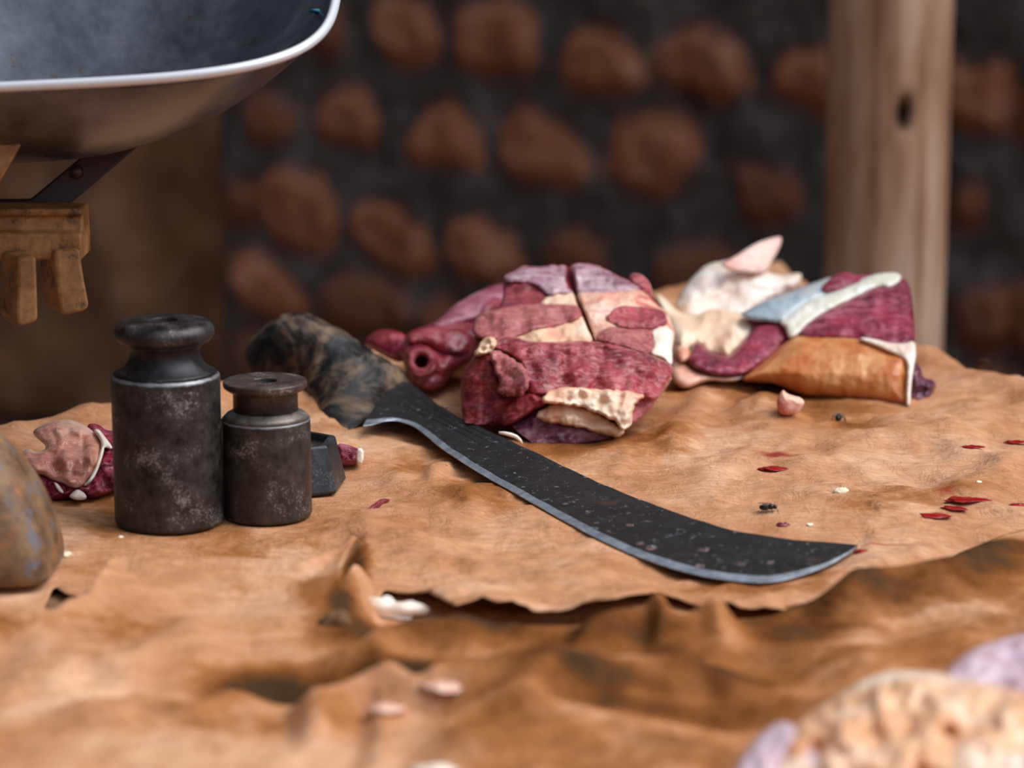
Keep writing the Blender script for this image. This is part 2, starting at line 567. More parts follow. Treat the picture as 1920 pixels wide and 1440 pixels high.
def build_wall():
    polys, tones = [], []
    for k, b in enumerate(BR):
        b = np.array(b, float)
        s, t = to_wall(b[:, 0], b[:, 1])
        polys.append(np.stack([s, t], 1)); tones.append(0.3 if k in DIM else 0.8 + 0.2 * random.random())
    sl, _ = to_wall(np.array([418.0]), np.array([400.0]))
    sl = float(sl[0])
    # bricks beyond the frame
    pitch_t, pitch_s = 0.135, 0.20
    t = 0.05; row = 0
    while t < 2.6:
        s = sl + 0.05 + 0.1 * (row % 2)
        while s < 2.6:
            p = W0 + WD * (s + 0.07) + np.array([0, 0, t + 0.045 - W0[2]])
            qx, qy = project(*p)
            if not (380 < qx < 1960 and -70 < qy < 760):
                wv, hv = 0.14 + 0.02 * random.random(), 0.085 + 0.015 * random.random()
                polys.append(np.array([(s, t + .01), (s + wv * .5, t), (s + wv, t + .012), (s + wv - .006, t + hv), (s + wv * .45, t + hv + .008), (s + .006, t + hv - .006)]))
                tones.append(0.35 + 0.6 * random.random())
            s += pitch_s
        t += pitch_t; row += 1
    step = 0.012
    S = np.arange(sl, 2.75, step); T = np.arange(0, 2.7, step)
    X, Y = np.meshgrid(S, T)
    ht = 0.012 * fbm(X * 9, Y * 9, 4, 3)
    br = np.zeros(X.shape); tn = np.zeros(X.shape)
    for p, tv in zip(polys, tones):
        x0, y0 = p.min(0) - .03; x1, y1 = p.max(0) + .03
        i0, i1 = np.searchsorted(S, [x0, x1]); j0, j1 = np.searchsorted(T, [y0, y1])
        if i1 <= i0 or j1 <= j0: continue
        xs, ys = X[j0:j1, i0:i1], Y[j0:j1, i0:i1]
        pc = chaikin(p, 1)
        d, _, _ = near(pc, xs, ys)
        d = np.where(inside(pc, xs, ys), d, -d)
        m = sstep(-0.012, 0.008, d + 0.006 + 0.010 * fbm(xs * 22, ys * 22, 2, 6))
        br[j0:j1, i0:i1] = np.maximum(br[j0:j1, i0:i1], m)
        tn[j0:j1, i0:i1] = np.where(m > 0.02, tv, tn[j0:j1, i0:i1])
        ht[j0:j1, i0:i1] += 0.022 * sstep(-0.006, 0.012, d)
    P = W0 + X[..., None] * WD + ht[..., None] * WN
    P[..., 2] = Y
    ny, nx = X.shape
    idx = np.arange(nx * ny).reshape(ny, nx)
    q = np.stack([idx[:-1, :-1], idx[:-1, 1:], idx[1:, 1:], idx[1:, :-1]], -1).reshape(-1, 4)
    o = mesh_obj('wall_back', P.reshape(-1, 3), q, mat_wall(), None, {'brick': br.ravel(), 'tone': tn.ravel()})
    o['kind'] = 'structure'
    sm = o.modifiers.new('thick', 'SOLIDIFY'); sm.thickness = 0.2; sm.offset = -1
    # mud plastered wall continuing to the left, set back behind the brick corner
    S = np.arange(-3.2, sl + 0.06, 0.03)
    X, Y = np.meshgrid(S, np.arange(0, 2.71, 0.03))
    P = W0 - WN * 0.10 + X[..., None] * WD + (0.03 * fbm(X * 4, Y * 4, 4, 9))[..., None] * WN
    P[..., 2] = Y
    ny, nx = X.shape
    idx = np.arange(nx * ny).reshape(ny, nx)
    q = np.stack([idx[:-1, :-1], idx[:-1, 1:], idx[1:, 1:], idx[1:, :-1]], -1).reshape(-1, 4)
    m = Mat('brown_mud_plaster', 0.95)
    m.color(m.ramp(m.noise(3.2, 4, 0.6), [(0.35, srgb(88, 58, 40)), (0.52, srgb(146, 104, 76)), (0.68, srgb(176, 134, 108))]))
    m.bump(m.noise(20, 5, 0.7), 0.6, 0.01)
    o = mesh_obj('wall_left', P.reshape(-1, 3), q, m.m)
    o['kind'] = 'structure'
    sm = o.modifiers.new('thick', 'SOLIDIFY'); sm.thickness = 0.2; sm.offset = -1

build_wall()

def build_ground():
    X, Y = np.meshgrid(np.linspace(-5, 5, 80), np.linspace(-4, 7, 80))
    P = np.stack([X, Y, 0.012 * fbm(X * 2, Y * 2, 3, 2) - 0.015], -1)
    idx = np.arange(6400).reshape(80, 80)
    q = np.stack([idx[:-1, :-1], idx[:-1, 1:], idx[1:, 1:], idx[1:, :-1]], -1).reshape(-1, 4)
    m = Mat('packed_earth', 0.95)
    m.color(m.ramp(m.noise(4, 5, 0.6), [(0.3, srgb(74, 50, 34)), (0.7, srgb(120, 86, 60))]))
    o = mesh_obj('floor', P.reshape(-1, 3), q, m.m)
    o['kind'] = 'structure'
build_ground()

def build_post():
    c = unproject(1660, 300, 2.62)
    R = 0.061
    V, F = [], []
    seg, rows = 64, 240
    zs = np.linspace(-0.01, 2.5, rows)
    for z in zs:
        for k in range(seg):
            a = 2 * math.pi * k / seg
            wob = 1 + 0.03 * float(pn(math.cos(a) * 1.2 + 5, z * 1.4 + math.sin(a), 4)) + 0.02 * float(pn(a * 2.5, z * 0.8, 5))
            fl = min(1.0, 0.93 / max(abs(math.cos(a)), 1e-3))          # roughly hewn flats
            r = R * wob * (0.75 + 0.25 * fl)
            # knot hollow on the street side
            kx, kz = c[0] + 0.016, None
            V.append((c[0] + r * math.cos(a) - 0.006 * (z - 1.0), c[1] + r * math.sin(a), z))
    # push in the knot where the photo shows it
    kz = unproject(1692, 212, 2.56)
    V = np.array(V)
    d = np.hypot((V[:, 0] - kz[0]) * 1.0, (V[:, 2] - kz[2]) * 0.45)
    fr = V[:, 1] < c[1]
    V[:, 1] += np.where(fr, 0.03 * (1 - sstep(0.001, 0.009, d)), 0)
    for i in range(rows - 1):
        for k in range(seg):
            k2 = (k + 1) % seg
            F.append((i * seg + k, i * seg + k2, (i + 1) * seg + k2, (i + 1) * seg + k))
    F.append(tuple(reversed(range(seg)))); F.append(tuple((rows - 1) * seg + k for k in range(seg)))
    m = Mat('weathered_post_wood', 0.85)
    g = m.noise(1, 6, 0.65, m.coord((34, 34, 2.2)), 0.8)
    big = m.noise(1, 3, 0.6, m.coord((16, 16, 5)))
    base = m.ramp(m.math('ADD', m.math('MULTIPLY', g, 0.5), m.math('MULTIPLY', big, 0.5)),
                  [(0.36, srgb(116, 76, 48)), (0.5, srgb(186, 142, 112)), (0.66, srgb(222, 192, 170))])
    kn = m.math('MULTIPLY', m.attr('knot'), 1.0)
    base = m.mix(kn, base, srgb(30, 20, 16))
    m.color(base); m.bump(g, 0.6, 0.004)
    knot = np.where(fr, 1 - sstep(0.004, 0.011, d), 0)
    o = mesh_obj('wooden_post', V, F, m.m, None, {'knot': knot}, loc=(c[0], c[1], 0))
    tag(o, 'weathered round wooden post with a dark knot behind the table', 'post')
build_post()

# ------------------------------------------------------------------ table and paper sheets
def T2(pts, h=0.0):
    a = np.array(pts, float)
    return table(a[:, 0], a[:, 1], h)[:, :2]

BACK = np.concatenate([np.array([(-0.85, 1.08)]), T2([(0, 800), (110, 776), (215, 753), (330, 728), (460, 704), (700, 655), (900, 612), (1100, 570), (1300, 527), (1420, 500), (1490, 487),
        (1535, 510), (1580, 545), (1620, 575), (1670, 605), (1720, 632), (1780, 655), (1820, 668), (1920, 702), (2060, 752)]), np.array([(0.50, 1.50), (0.62, 1.25), (0.72, 1.0)])])
BED = np.concatenate([BACK, np.array([(0.72, 0.60), (-0.85, 0.60)])])

TT = inset(BED, 0.035)

def build_table():
    t = thing('market_table', (0, 1.4, 0), 'wooden market table standing under the brown paper sheets', 'table')
    wood = mat_wood('table_wood', srgb(80, 52, 34), srgb(120, 84, 56), srgb(150, 112, 80), 'x')
    n = len(TT)
    prism('tabletop', [(x, y, TZ - 0.045) for x, y in TT], (0, 0, 0.037), wood, t, bevel=0.003)
    for x, y in [(-0.7, 0.72), (0.6, 0.72), (-0.62, 1.2), (0.16, 2.1), (0.42, 1.45)]:
        s = 0.03
        prism('leg', [(x - s, y - s, 0.0), (x + s, y - s, 0.0), (x + s, y + s, 0.0), (x - s, y + s, 0.0)], (0, 0, TZ - 0.046), wood, t, bevel=0.004)
build_table()

MAIN_FRONT = [(2300, 1150), (1900, 1150), (1760, 1150), (1640, 1150), (1575, 1122), (1550, 1117), (1510, 1124), (1470, 1142), (1420, 1148), (1385, 1150), (1340, 1138), (1300, 1130), (1262, 1122), (1235, 1118), (1222, 1126), (1212, 1140), (1190, 1150),
              (1160, 1164), (1130, 1170), (1090, 1167), (1040, 1172), (1005, 1170), (985, 1164), (960, 1156), (930, 1158), (905, 1150), (880, 1155), (852, 1160), (842, 1152), (800, 1128), (760, 1112), (720, 1100), (715, 1112), (690, 1125), (660, 1150), (560, 1170), (230, 1150), (215, 1090), (196, 1062), (184, 1066), (172, 1080), (160, 1084), (150, 1089), (138, 1088), (125, 1086), (112, 1078), (100, 1070), (82, 1110), (60, 1150), (-350, 1170)]
FRONT_REAR = [(-700, 1134), (0, 1118), (60, 1121), (100, 1124), (125, 1110), (150, 1098), (172, 1082), (186, 1062), (192, 1046), (196, 1034), (205, 1028), (240, 1026), (330, 1030), (450, 1029), (560, 1033), (640, 1036), (672, 1036),
              (668, 1048), (650, 1064), (640, 1084), (636, 1104), (655, 1104), (720, 1080), (850, 1110), (1250, 1085), (1420, 1105), (1530, 1080), (1600, 1098), (1660, 1086), (1710, 1072), (1760, 1050), (1800, 1030), (1850, 1012), (1920, 985), (2060, 930), (2300, 850)]

SPINE = [(740, 712), (775, 726), (820, 760), (870, 790), (935, 820), (1000, 850), (1100, 898), (1180, 932), (1250, 958), (1330, 985), (1400, 1003), (1490, 1015), (1560, 1021), (1608, 1025)]
EDGE = [(680, 799), (700, 797), (722, 791), (745, 790), (775, 800), (800, 818), (830, 843), (900, 888), (1000, 945), (1100, 1000), (1200, 1046), (1300, 1077), (1380, 1090), (1450, 1091), (1520, 1074), (1570, 1052), (1608, 1026)]

def blade_h(px):
    # the blade rests on a ridge of the paper near the handle and on its point
    return np.interp(px, [680, 900, 1200, 1608], [0.013, 0.010, 0.0075, 0.006])

def sheet(name, outline, hfun, label, step=0.0025):
    X, Y, q, bnd, d = grid_cells(outline, step)
    PX, PY = project(X, Y, np.full(X.shape, TZ))
    h, stain_shade, blood = hfun(X, Y, PX, PY, d)
    V = np.stack([X, Y, TZ + h], -1)
    c = V.mean(0)
    o = mesh_obj(name, V, q, M_PAPER, None, {'stain_shade': stain_shade, 'blood': blood}, loc=(c[0], c[1], TZ))
    s = o.modifiers.new('thickness', 'SOLIDIFY'); s.thickness = 0.0006; s.offset = -1
    tag(o, label, 'paper')
    return o

def spots(PX, PY, lst):
    """soft blobs (px, py, rx, ry, amount) in photo pixels on the table plane"""
    r = np.zeros(PX.shape)
    for x, y, rx, ry, a in lst:
        r = np.maximum(r, a * np.exp(-(((PX - x) / rx) ** 2 + ((PY - y) / ry) ** 2)))
    return r

def h_main(X, Y, PX, PY, d):
    calm = 1 - 0.9 * spots(PX, PY, [(400, 960, 260, 60, 1), (1050, 800, 260, 60, .7), (1500, 740, 260, 40, .7), (130, 920, 180, 60, .8), (600, 930, 120, 50, .8)])
    h = 0.0046 * ridged(X * 7 + .3 * Y, Y * 8, 3, 11) + 0.0015 * ridged(X * 24, Y * 30, 3, 15) + 0.003 * fbm(X * 5, Y * 5, 2, 21)
    # folds of the photo: ridges right of the chunk and across the middle
    for (x0, y0, x1, y1, wd, amp) in [(1240, 850, 1330, 750, 26, .007), (1330, 730, 1500, 800, 22, .006), (1050, 880, 1330, 840, 20, .006), (1300, 900, 1560, 830, 22, .005),
                                      (1500, 880, 1900, 800, 25, .006), (1450, 1000, 1900, 930, 25, .004), (720, 900, 900, 940, 22, .005), (640, 1000, 1000, 1080, 22, .004), (1650, 800, 1900, 900, 20, .004),
                                      (1380, 800, 1480, 740, 16, .005), (860, 860, 800, 910, 12, .004)]:
        ex, ey = x1 - x0, (y1 - y0)
        L = math.hypot(ex, ey)
        tt = ((PX - x0) * ex + (PY - y0) * ey) / L / L
        dist = np.abs((PX - x0) * ey - (PY - y0) * ex) / L + 18 * pn(PX / 90, PY / 60, 31)
        h = h + amp * np.exp(-(dist / wd) ** 2) * sstep(-.15, .15, tt) * (1 - sstep(.85, 1.15, tt))
    h = h * calm
    h = h * (1 - np.clip(1.6 * spots(PX, PY, [(318, 975, 140, 42, 1), (502, 960, 120, 40, 1), (600, 912, 90, 30, 1)]), 0, 1))
    e = inset(BED, 0.0)
    de, _, _ = near(BACK, X, Y)
    h = h - 0.028 * (1 - sstep(0.0, 0.04, de)) + 0.006 * np.exp(-((de - .05) / .02) ** 2)
    mf = T2(MAIN_FRONT, 0.005)
    df = np.full(X.shape, 1e9)
    for i in range(len(mf) - 1):
        ex, ey = mf[i + 1] - mf[i]; L = ex * ex + ey * ey
        t = np.clip(((X - mf[i][0]) * ex + (Y - mf[i][1]) * ey) / L, 0, 1)
        df = np.minimum(df, np.hypot(X - mf[i][0] - t * ex, Y - mf[i][1] - t * ey))
    mid = sstep(700, 860, PX) * (1 - sstep(1540, 1600, PX))
    h = h + mid * (1 - 0.85 * sstep(1180, 1330, PX)) * (0.007 + 0.005 * pn(PX / 120, PX * 0, 71)) * np.exp(-(df / .018) ** 1.5) + mid * (1 - sstep(1180, 1330, PX)) * 0.003 * (1 - sstep(0.02, .08, df))
    under = np.maximum((1 - sstep(640, 690, PX)) * sstep(1010, 1040, PY), sstep(1560, 1620, PX) * sstep(-20, 30, PY - np.interp(PX, [1560, 1710, 1800, 1920, 2060], [1100, 1072, 1030, 985, 930])))
    h = np.where(under > 0, h * (1 - under) - 0.003 * under, h)
    h = np.clip(h, -0.006 if True else 0, 0.03) if False else h
    bp = np.array(SPINE + EDGE[::-1], float)
    bd, _, _ = near(bp, PX, PY)
    bd = np.where(inside(bp, PX, PY), 0, bd)
    h = np.where(bd < 60, np.minimum(h, blade_h(PX) - 0.0045 + 0.006 * sstep(4, 60, bd)), h)
    h = np.maximum(h, np.where(de > 0.04, -0.006, -0.05))
    stain_shade = spots(PX, PY, [(1190, 830, 120, 40, .38), (1500, 760, 160, 45, .5), (1600, 820, 60, 20, .4), (900, 930, 120, 30, .42), (860, 860, 60, 25, .35), (1150, 700, 300, 80, .25), (1640, 700, 120, 50, .15), (770, 880, 50, 25, .35),
                           (560, 860, 60, 60, .3), (1700, 950, 140, 30, .25), (1380, 1110, 150, 20, .4), (1500, 1085, 100, 14, .35), (150, 940, 150, 40, .25), (400, 1000, 320, 45, .22), (670, 1070, 28, 40, .7), (1080, 850, 160, 20, .4)])  # spots round the weights and flap tear paint in shade besides real stain
    blood = spots(PX, PY, [(1460, 880, 50, 6, .8), (1660, 1028, 60, 6, .6), (1770, 950, 30, 10, .7), (1715, 862, 22, 12, .4), (1650, 918, 60, 8, .3), (1620, 940, 40, 8, .3), (1250, 785, 70, 10, .4), (1400, 830, 40, 7, .2), (1240, 845, 60, 7, .45)])
    return h, stain_shade, blood

def h_front(X, Y, PX, PY, d):
    near_fold = sstep(1110, 1260, PY)
    r1 = ridged(X * 3.2 + .8 * Y, Y * 11 + 1.2 * pn(X * 4, Y * 3, 5), 3, 51)
    left = 1 - sstep(660, 720, PX); right = sstep(1500, 1620, PX)
    mid = 1 - np.maximum(left, right)
    h = (0.0055 * r1 + 0.003 * fbm(X * 8, Y * 9, 3, 57) + 0.0045 * ridged(X * 13, Y * 17, 2, 59) * (1 - left)) * (0.25 + 0.75 * near_fold) * (0.25 + 0.75 * sstep(0.0, 0.05, d)) * (0.4 * left + 1.15 * mid + 1.0 * right)
    h = h + left * (0.007 + 0.013 * np.exp(-(d / 0.03)) + 0.0015 * ridged(X * 14, Y * 14, 2, 64))
    h = h + right * (0.008 * sstep(0, .04, d) + 0.001 + 0.006) + mid * (-0.003 + 0.011 * sstep(1200, 1290, PY))
    for (x0, y0, x1, y1, wd, amp) in [(620, 1285, 900, 1225, 26, .009), (850, 1230, 1250, 1245, 18, .005), (560, 1400, 760, 1340, 30, .014), (760, 1370, 1100, 1340, 30, .012), (900, 1400, 1400, 1330, 26, .008), (1050, 1290, 1400, 1230, 30, .010),
                                      (1450, 1220, 1900, 1090, 40, .010), (0, 1330, 420, 1250, 34, .006), (100, 1390, 500, 1360, 26, .006), (0, 1180, 300, 1170, 22, .003), (1200, 1200, 1240, 1280, 22, .008), (1320, 1210, 1360, 1280, 22, .008)]:
        ex, ey = x1 - x0, y1 - y0
        L = math.hypot(ex, ey)
        tt = ((PX - x0) * ex + (PY - y0) * ey) / L / L
        dist = ((PX - x0) * ey - (PY - y0) * ex) / L + 30 * pn(PX / 110, PY / 70, 33)
        h = h + amp * np.exp(-(dist / wd) ** 2) * sstep(-.15, .2, tt) * (1 - sstep(.8, 1.15, tt))
    h = h - 0.010 * spots(PX, PY, [(520, 1330, 110, 18, 1), (800, 1330, 260, 14, .6), (1100, 1290, 200, 14, .6), (660, 1180, 40, 20, .5)])
    h = np.maximum(h, -0.0055)
    stain_shade = spots(PX, PY, [(520, 1325, 130, 30, .95), (760, 1320, 250, 30, .75), (740, 1225, 150, 55, .75), (900, 1225, 160, 45, .7), (1130, 1270, 250, 24, .6), (1250, 1300, 200, 22, .55), (1050, 1210, 200, 25, .5),
                           (1600, 1180, 220, 50, .7), (1820, 1110, 130, 60, .8), (1400, 1200, 120, 40, .6), (1500, 1250, 160, 50, .65), (1120, 1380, 220, 20, .6), (1350, 1350, 160, 40, .7), (640, 1180, 40, 30, .7), (600, 1170, 60, 25, .4), (420, 1330, 60, 20, .5),
                           (1200, 1400, 400, 22, .55), (700, 1400, 500, 30, .2), (60, 1240, 300, 30, .18), (300, 1290, 200, 20, .12)])
    stain_shade = np.maximum(stain_shade * 1.1, 0.2 * sstep(650, 900, PX) * sstep(1120, 1180, PY)) + 0.12 * fbm(X * 12, Y * 20, 3, 91) * (mid + right) * near_fold
    return h, stain_shade, np.zeros(X.shape)

mo = np.concatenate([BACK, np.array([(0.72, 1.22)])])
main_outline = np.concatenate([BACK[:-2], T2(MAIN_FRONT, 0.005)])
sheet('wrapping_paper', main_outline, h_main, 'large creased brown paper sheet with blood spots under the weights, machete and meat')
FH = np.interp([p[0] for p in FRONT_REAR], [0, 600, 700, 1500, 1650], [0.027, 0.026, 0.0, 0.0, 0.010])
front_outline = np.concatenate([T2(FRONT_REAR, FH), np.array([(0.70, 0.62), (-0.80, 0.62)])])
sheet('wrapping_paper', front_outline, h_front, 'crumpled brown paper sheet nearest the viewer, with wet dark stains and a torn edge')

# ------------------------------------------------------------------ iron weights
def on_table(px, py):
    p = table(px, py); return np.array([p[0], p[1], TZ + 0.0012])

def arc(cx, cz, r, a0, a1, n=8):
    return [(cx + r * math.cos(math.radians(a0 + (a1 - a0) * k / n)), cz + r * math.sin(math.radians(a0 + (a1 - a0) * k / n))) for k in range(n + 1)]

def build_weights():
    t = thing('iron_weight', on_table(318, 982), 'tall blackened iron cylinder weight with a thick rounded knob, tallest on the table', 'weight')
    L = t.location
    body = rounded([(0.0005, 0), (0.0290, 0), (0.0304, 0.002), (0.0302, 0.0838), (0.0288, 0.0858), (0.0005, 0.0862)], [0, .002, .002, .001, .001, 0], 4)
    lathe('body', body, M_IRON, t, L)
    neck = [(0.0288, 0.0859), (0.0262, 0.0872), (0.0235, 0.0890), (0.0213, 0.0915), (0.0199, 0.0940), (0.0193, 0.0968), (0.0196, 0.0993), (0.0206, 0.1015), (0.0225, 0.1035)]
    lathe('neck', [(0.0005, 0.0859)] + neck + [(0.0005, 0.1036)], mat_iron('polished_black_iron', srgb(30, 28, 30), srgb(62, 60, 64), srgb(44, 34, 32), 0.1), t, L)
    knob = [(0.0005, 0.1032), (0.0225, 0.1033)] + arc(0.0220, 0.1091, 0.0058, -85, 80, 12) + [(0.0190, 0.1156), (0.0084, 0.1157), (0.0076, 0.1153), (0.0074, 0.1145), (0.0074, 0.1050), (0.0005, 0.1049)]
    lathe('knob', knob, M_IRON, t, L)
    lathe('bore', [(0.0005, 0.1050), (0.0072, 0.1050), (0.0072, 0.1150)], M_HOLE, t, L, 40, caps=False)

    t = thing('iron_weight', on_table(502, 969), 'shorter dark steel cylinder weight with a flat disc top, right of the tall weight', 'weight')
    L = t.location
    body = rounded([(0.0005, 0), (0.0243, 0), (0.0252, 0.0015), (0.0251, 0.0558), (0.0246, 0.0566), (0.0005, 0.0574)], [0, .0015, .0015, .0006, .0006, 0], 4)
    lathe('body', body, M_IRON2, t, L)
    lathe('shoulder', [(0.0005, 0.0560), (0.0247, 0.0566), (0.0222, 0.0592), (0.0196, 0.0606), (0.0187, 0.0612), (0.0005, 0.0613)], mat_iron('bare_worn_steel', srgb(76, 70, 66), srgb(140, 132, 124), srgb(84, 62, 50), 0.3), t, L)
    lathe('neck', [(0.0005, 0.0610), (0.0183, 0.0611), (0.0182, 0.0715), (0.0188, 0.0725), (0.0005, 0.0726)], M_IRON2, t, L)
    disc = rounded([(0.0005, 0.0722), (0.0205, 0.0724), (0.0236, 0.0748), (0.0237, 0.0776), (0.0228, 0.0782), (0.0070, 0.0780), (0.0067, 0.0776), (0.0066, 0.0735), (0.0005, 0.0734)],
                   [0, .001, .0008, .0005, .0005, .0004, .0004, .0002, 0], 3)
    lathe('disc_knob', disc, mat_iron('brown_worn_steel', srgb(66, 54, 48), srgb(104, 90, 82), srgb(80, 54, 42), 0.5), t, L)
    lathe('bore', [(0.0005, 0.0736), (0.0064, 0.0736), (0.0064, 0.0775)], M_HOLE, t, L, 40, caps=False)

    a, b = on_table(633, 930), on_table(657, 902)
    t = thing('iron_weight', (a[0] - 0.0285, (a[1] + b[1]) / 2 + 0.001, TZ + 0.0012), 'small tapered hexagonal iron weight with a hollow top, behind the disc topped weight', 'weight')
    L = t.location
    rb, rt, h = 0.0345, 0.0275, 0.0285
    rot = math.radians(-6)
    ring = lambda r, z: [(L[0] + r * math.cos(math.pi / 6 + math.pi / 3 * k + rot), L[1] + r * math.sin(math.pi / 6 + math.pi / 3 * k + rot), L[2] + z) for k in range(6)]
    levels = [ring(rb - .0015, 0), ring(rb, 0.0015), ring(rt + .0006, h - .001), ring(rt - .0006, h), ring(rt - .0040, h), ring(rt - .0052, h - .0045)]
    V = [p for lv in levels for p in lv]
    F = [tuple(reversed(range(6)))]
    for i in range(len(levels) - 1):
        for k in range(6):
            k2 = (k + 1) % 6
            F.append((i * 6 + k, i * 6 + k2, (i + 1) * 6 + k2, (i + 1) * 6 + k))
    F.append(tuple((len(levels) - 1) * 6 + k for k in range(6)))
    o = mesh_obj('body', V, F, M_IRON3, t, smooth=False)
    bv = o.modifiers.new('soft', 'BEVEL'); bv.width = 0.0012; bv.segments = 3
    lathe('lead_plug', [(0.0005, h - .0047), (0.018, h - .0047), (0.017, h - .0035), (0.0005, h - .0033)], mat_iron('brown_plug', srgb(60, 44, 40), srgb(84, 62, 54), srgb(70, 46, 36), 0.6), t, L, 6)
build_weights()

# ------------------------------------------------------------------ machete
def spline(pts, n):
    """Catmull-Rom through points, n samples"""
    P = np.array(pts, float)
    P = np.concatenate([[2 * P[0] - P[1]], P, [2 * P[-1] - P[-2]]])
    m = len(P) - 3
    out = []
    for k in range(n):
        s = k / (n - 1) * m
        i = min(int(s), m - 1); t = s - i
        a, b, c, d = P[i:i + 4]
        out.append(0.5 * (2 * b + (c - a) * t + (2 * a - 5 * b + 4 * c - d) * t * t + (3 * b - a - 3 * c + d) * t ** 3))
    return np.array(out)

def build_machete():
    t = thing('machete', table(1000, 890), 'black machete with a curved silver cutting edge lying across the paper', 'machete')
    n, m = 160, 48
    S = spline(SPINE, n); E = spline(EDGE, n)
    # pair the two curves along the length
    tp = lambda x: min(1.0, max(0.0, (1606 - x) / 150))
    S3 = np.array([table(x, y, float(blade_h(x)) + 0.0015 * tp(x)) for x, y in S])
    E3 = np.array([table(x, y, float(blade_h(x)) - 0.0025 * tp(x)) for x, y in E])
    def strip(name, f0, f1, mat, up):
        V, F = [], []
        rows = []
        for side in (0, 1):
            for i in range(n):
                for j in range(m + 1):
                    f = f0 + (f1 - f0) * j / m
                    p = S3[i] * (1 - f) + E3[i] * f
                    th = 0.0011 * min(1.0, (1.0 - f) / 0.14 + 0.08)
                    # three shallow ridges along the back half of the blade
                    rg = sum(math.exp(-((f - c) / 0.018) ** 2) for c in (0.16, 0.32, 0.48)) * (1 - sstep(0.28, 0.45, i / n)) * 0.0009
                    ht = float(pn(p[0] * 60, p[1] * 60, 8)) * 0.0004
                    z = (th - rg + ht) if side == 0 else -th
                    V.append((p[0], p[1], p[2] + z + (up if side == 0 else 0)))
        W = m + 1
        N = n * W
        for i in range(n - 1):
            for j in range(m):
                a = i * W + j
                F.append((a, a + 1, a + W + 1, a + W)); F.append((N + a, N + a + W, N + a + W + 1, N + a + 1))
        for i in range(n - 1):
            for j in (0, m):
                a, b = i * W + j, (i + 1) * W + j
                F.append((a, b, N + b, N + a) if j == 0 else (a, N + a, N + b, b))
        for i in (0, n - 1):
            for j in range(m):
                a, b = i * W + j, i * W + j + 1
                F.append((a, N + a, N + b, b) if i == 0 else (a, b, N + b, N + a))
        return mesh_obj(name, V, F, mat, t)
    mb = Mat('blackened_blade', 0.38, 0.2, 0.35)
    n1 = mb.noise(60, 5, 0.7); n2 = mb.noise(500, 3, 0.7)
    base = mb.ramp(n1, [(0.3, srgb(16, 16, 18)), (0.6, srgb(30, 29, 30)), (0.8, srgb(52, 46, 42))])
    st = mb.noise(1, 4, 0.7, mb.coord((90, 400, 90), (0, 0, -1.0)))
    base = mb.mix(mb.ramp(st, [(0.62, 0.0), (0.72, 0.35)]), base, srgb(78, 58, 44))
    base = mb.mix(mb.ramp(mb.math('MULTIPLY', n2, mb.noise(190, 3)), [(0.36, 0.0), (0.40, 0.7)]), base, srgb(140, 142, 148))
    base = mb.mix(mb.ramp(mb.noise(26, 4, 0.7), [(0.62, 0.0), (0.7, 0.6)]), base, srgb(74, 48, 36))
    mb.color(base); mb.rough(mb.ramp(n1, [(0.3, 0.42), (0.7, 0.6)]))
    nb = mb.bump(n2, 0.5, 0.0008); mb.bump(mb.noise(150, 4, 0.7), 0.5, 0.0015, nb)
    strip('blade', 0.0, 0.895, mb.m, 0)
    me = Mat('ground_steel_edge', 0.38, 0.9)
    me.color(me.ramp(me.noise(120, 5, 0.7), [(0.3, srgb(136, 144, 156)), (0.55, srgb(190, 198, 210)), (0.75, srgb(218, 224, 232))]))
    me.bump(me.noise(400, 3), 0.3, 0.0006)
    strip('cutting_edge', 0.895, 1.0, me.m, 0.00015)
    # handle: cross sections between an upper and a lower outline
    st = [((467, 648), (467, 664), .005, 1.865, 1.865), ((474, 634), (468, 678), .013, 1.862, 1.862), ((500, 610), (482, 701), .019, 1.85, 1.85), ((528, 592), (507, 708), .021, 1.84, 1.84), ((562, 587), (537, 714), .020, 1.83, 1.83), ((605, 603), (575, 730), .0185, 1.82, 1.81),
          ((650, 633), (592, 762), .0185, 1.805, 1.78), ((700, 663), (612, 791), .0165, 1.795, 1.735), ((742, 686), (636, 806), .014, 1.795, 1.705), ((760, 703), (660, 804), .011, 1.80, 1.70), ((774, 719), (686, 788), .008, 1.80, 1.715), ((786, 736), (722, 770), .005, 1.79, 1.745)]
    A = spline([s[0] for s in st], 90); Bq = spline([s[1] for s in st], 90)
    rr = spline([(s[2], s[3], s[4]) for s in st], 90)
    seg = 40
    V, F = [], []
    for i in range(90):
        pa, pb = unproject(A[i][0], A[i][1], rr[i][1]), unproject(Bq[i][0], Bq[i][1], rr[i][2])
        c, hv = (pa + pb) / 2, (pa - pb) / 2
        dv = np.array([0.25, CP, -SP + 0.25]); dv = dv / np.linalg.norm(dv)
        hl = np.linalg.norm(hv)
        for k in range(seg):
            g = 2 * math.pi * k / seg
            cg, sg = math.cos(g), math.sin(g)
            ex = 0.78
            a = math.copysign(abs(cg) ** ex, cg); b = math.copysign(abs(sg) ** ex, sg)
            wob = 1 + 0.09 * float(fbm(i / 7.0 + 3, 3 * math.cos(g) + 2 * math.sin(g), 3, 12)) - 0.05 * (1 - abs(2 * ((i / 11.0) % 1) - 1)) * (i > 25)
            V.append(c + hv * a * wob + dv * rr[i][0] * b * wob)
    for i in range(89):
        for k in range(seg):
            k2 = (k + 1) % seg
            F.append((i * seg + k, i * seg + k2, (i + 1) * seg + k2, (i + 1) * seg + k))
    F.append(tuple(reversed(range(seg)))); F.append(tuple(89 * seg + k for k in range(seg)))
    mh = Mat('worn_taped_handle', 0.4)
    n1 = mh.noise(20, 6, 0.68, mh.coord((1, 1, 1)), 1.2)
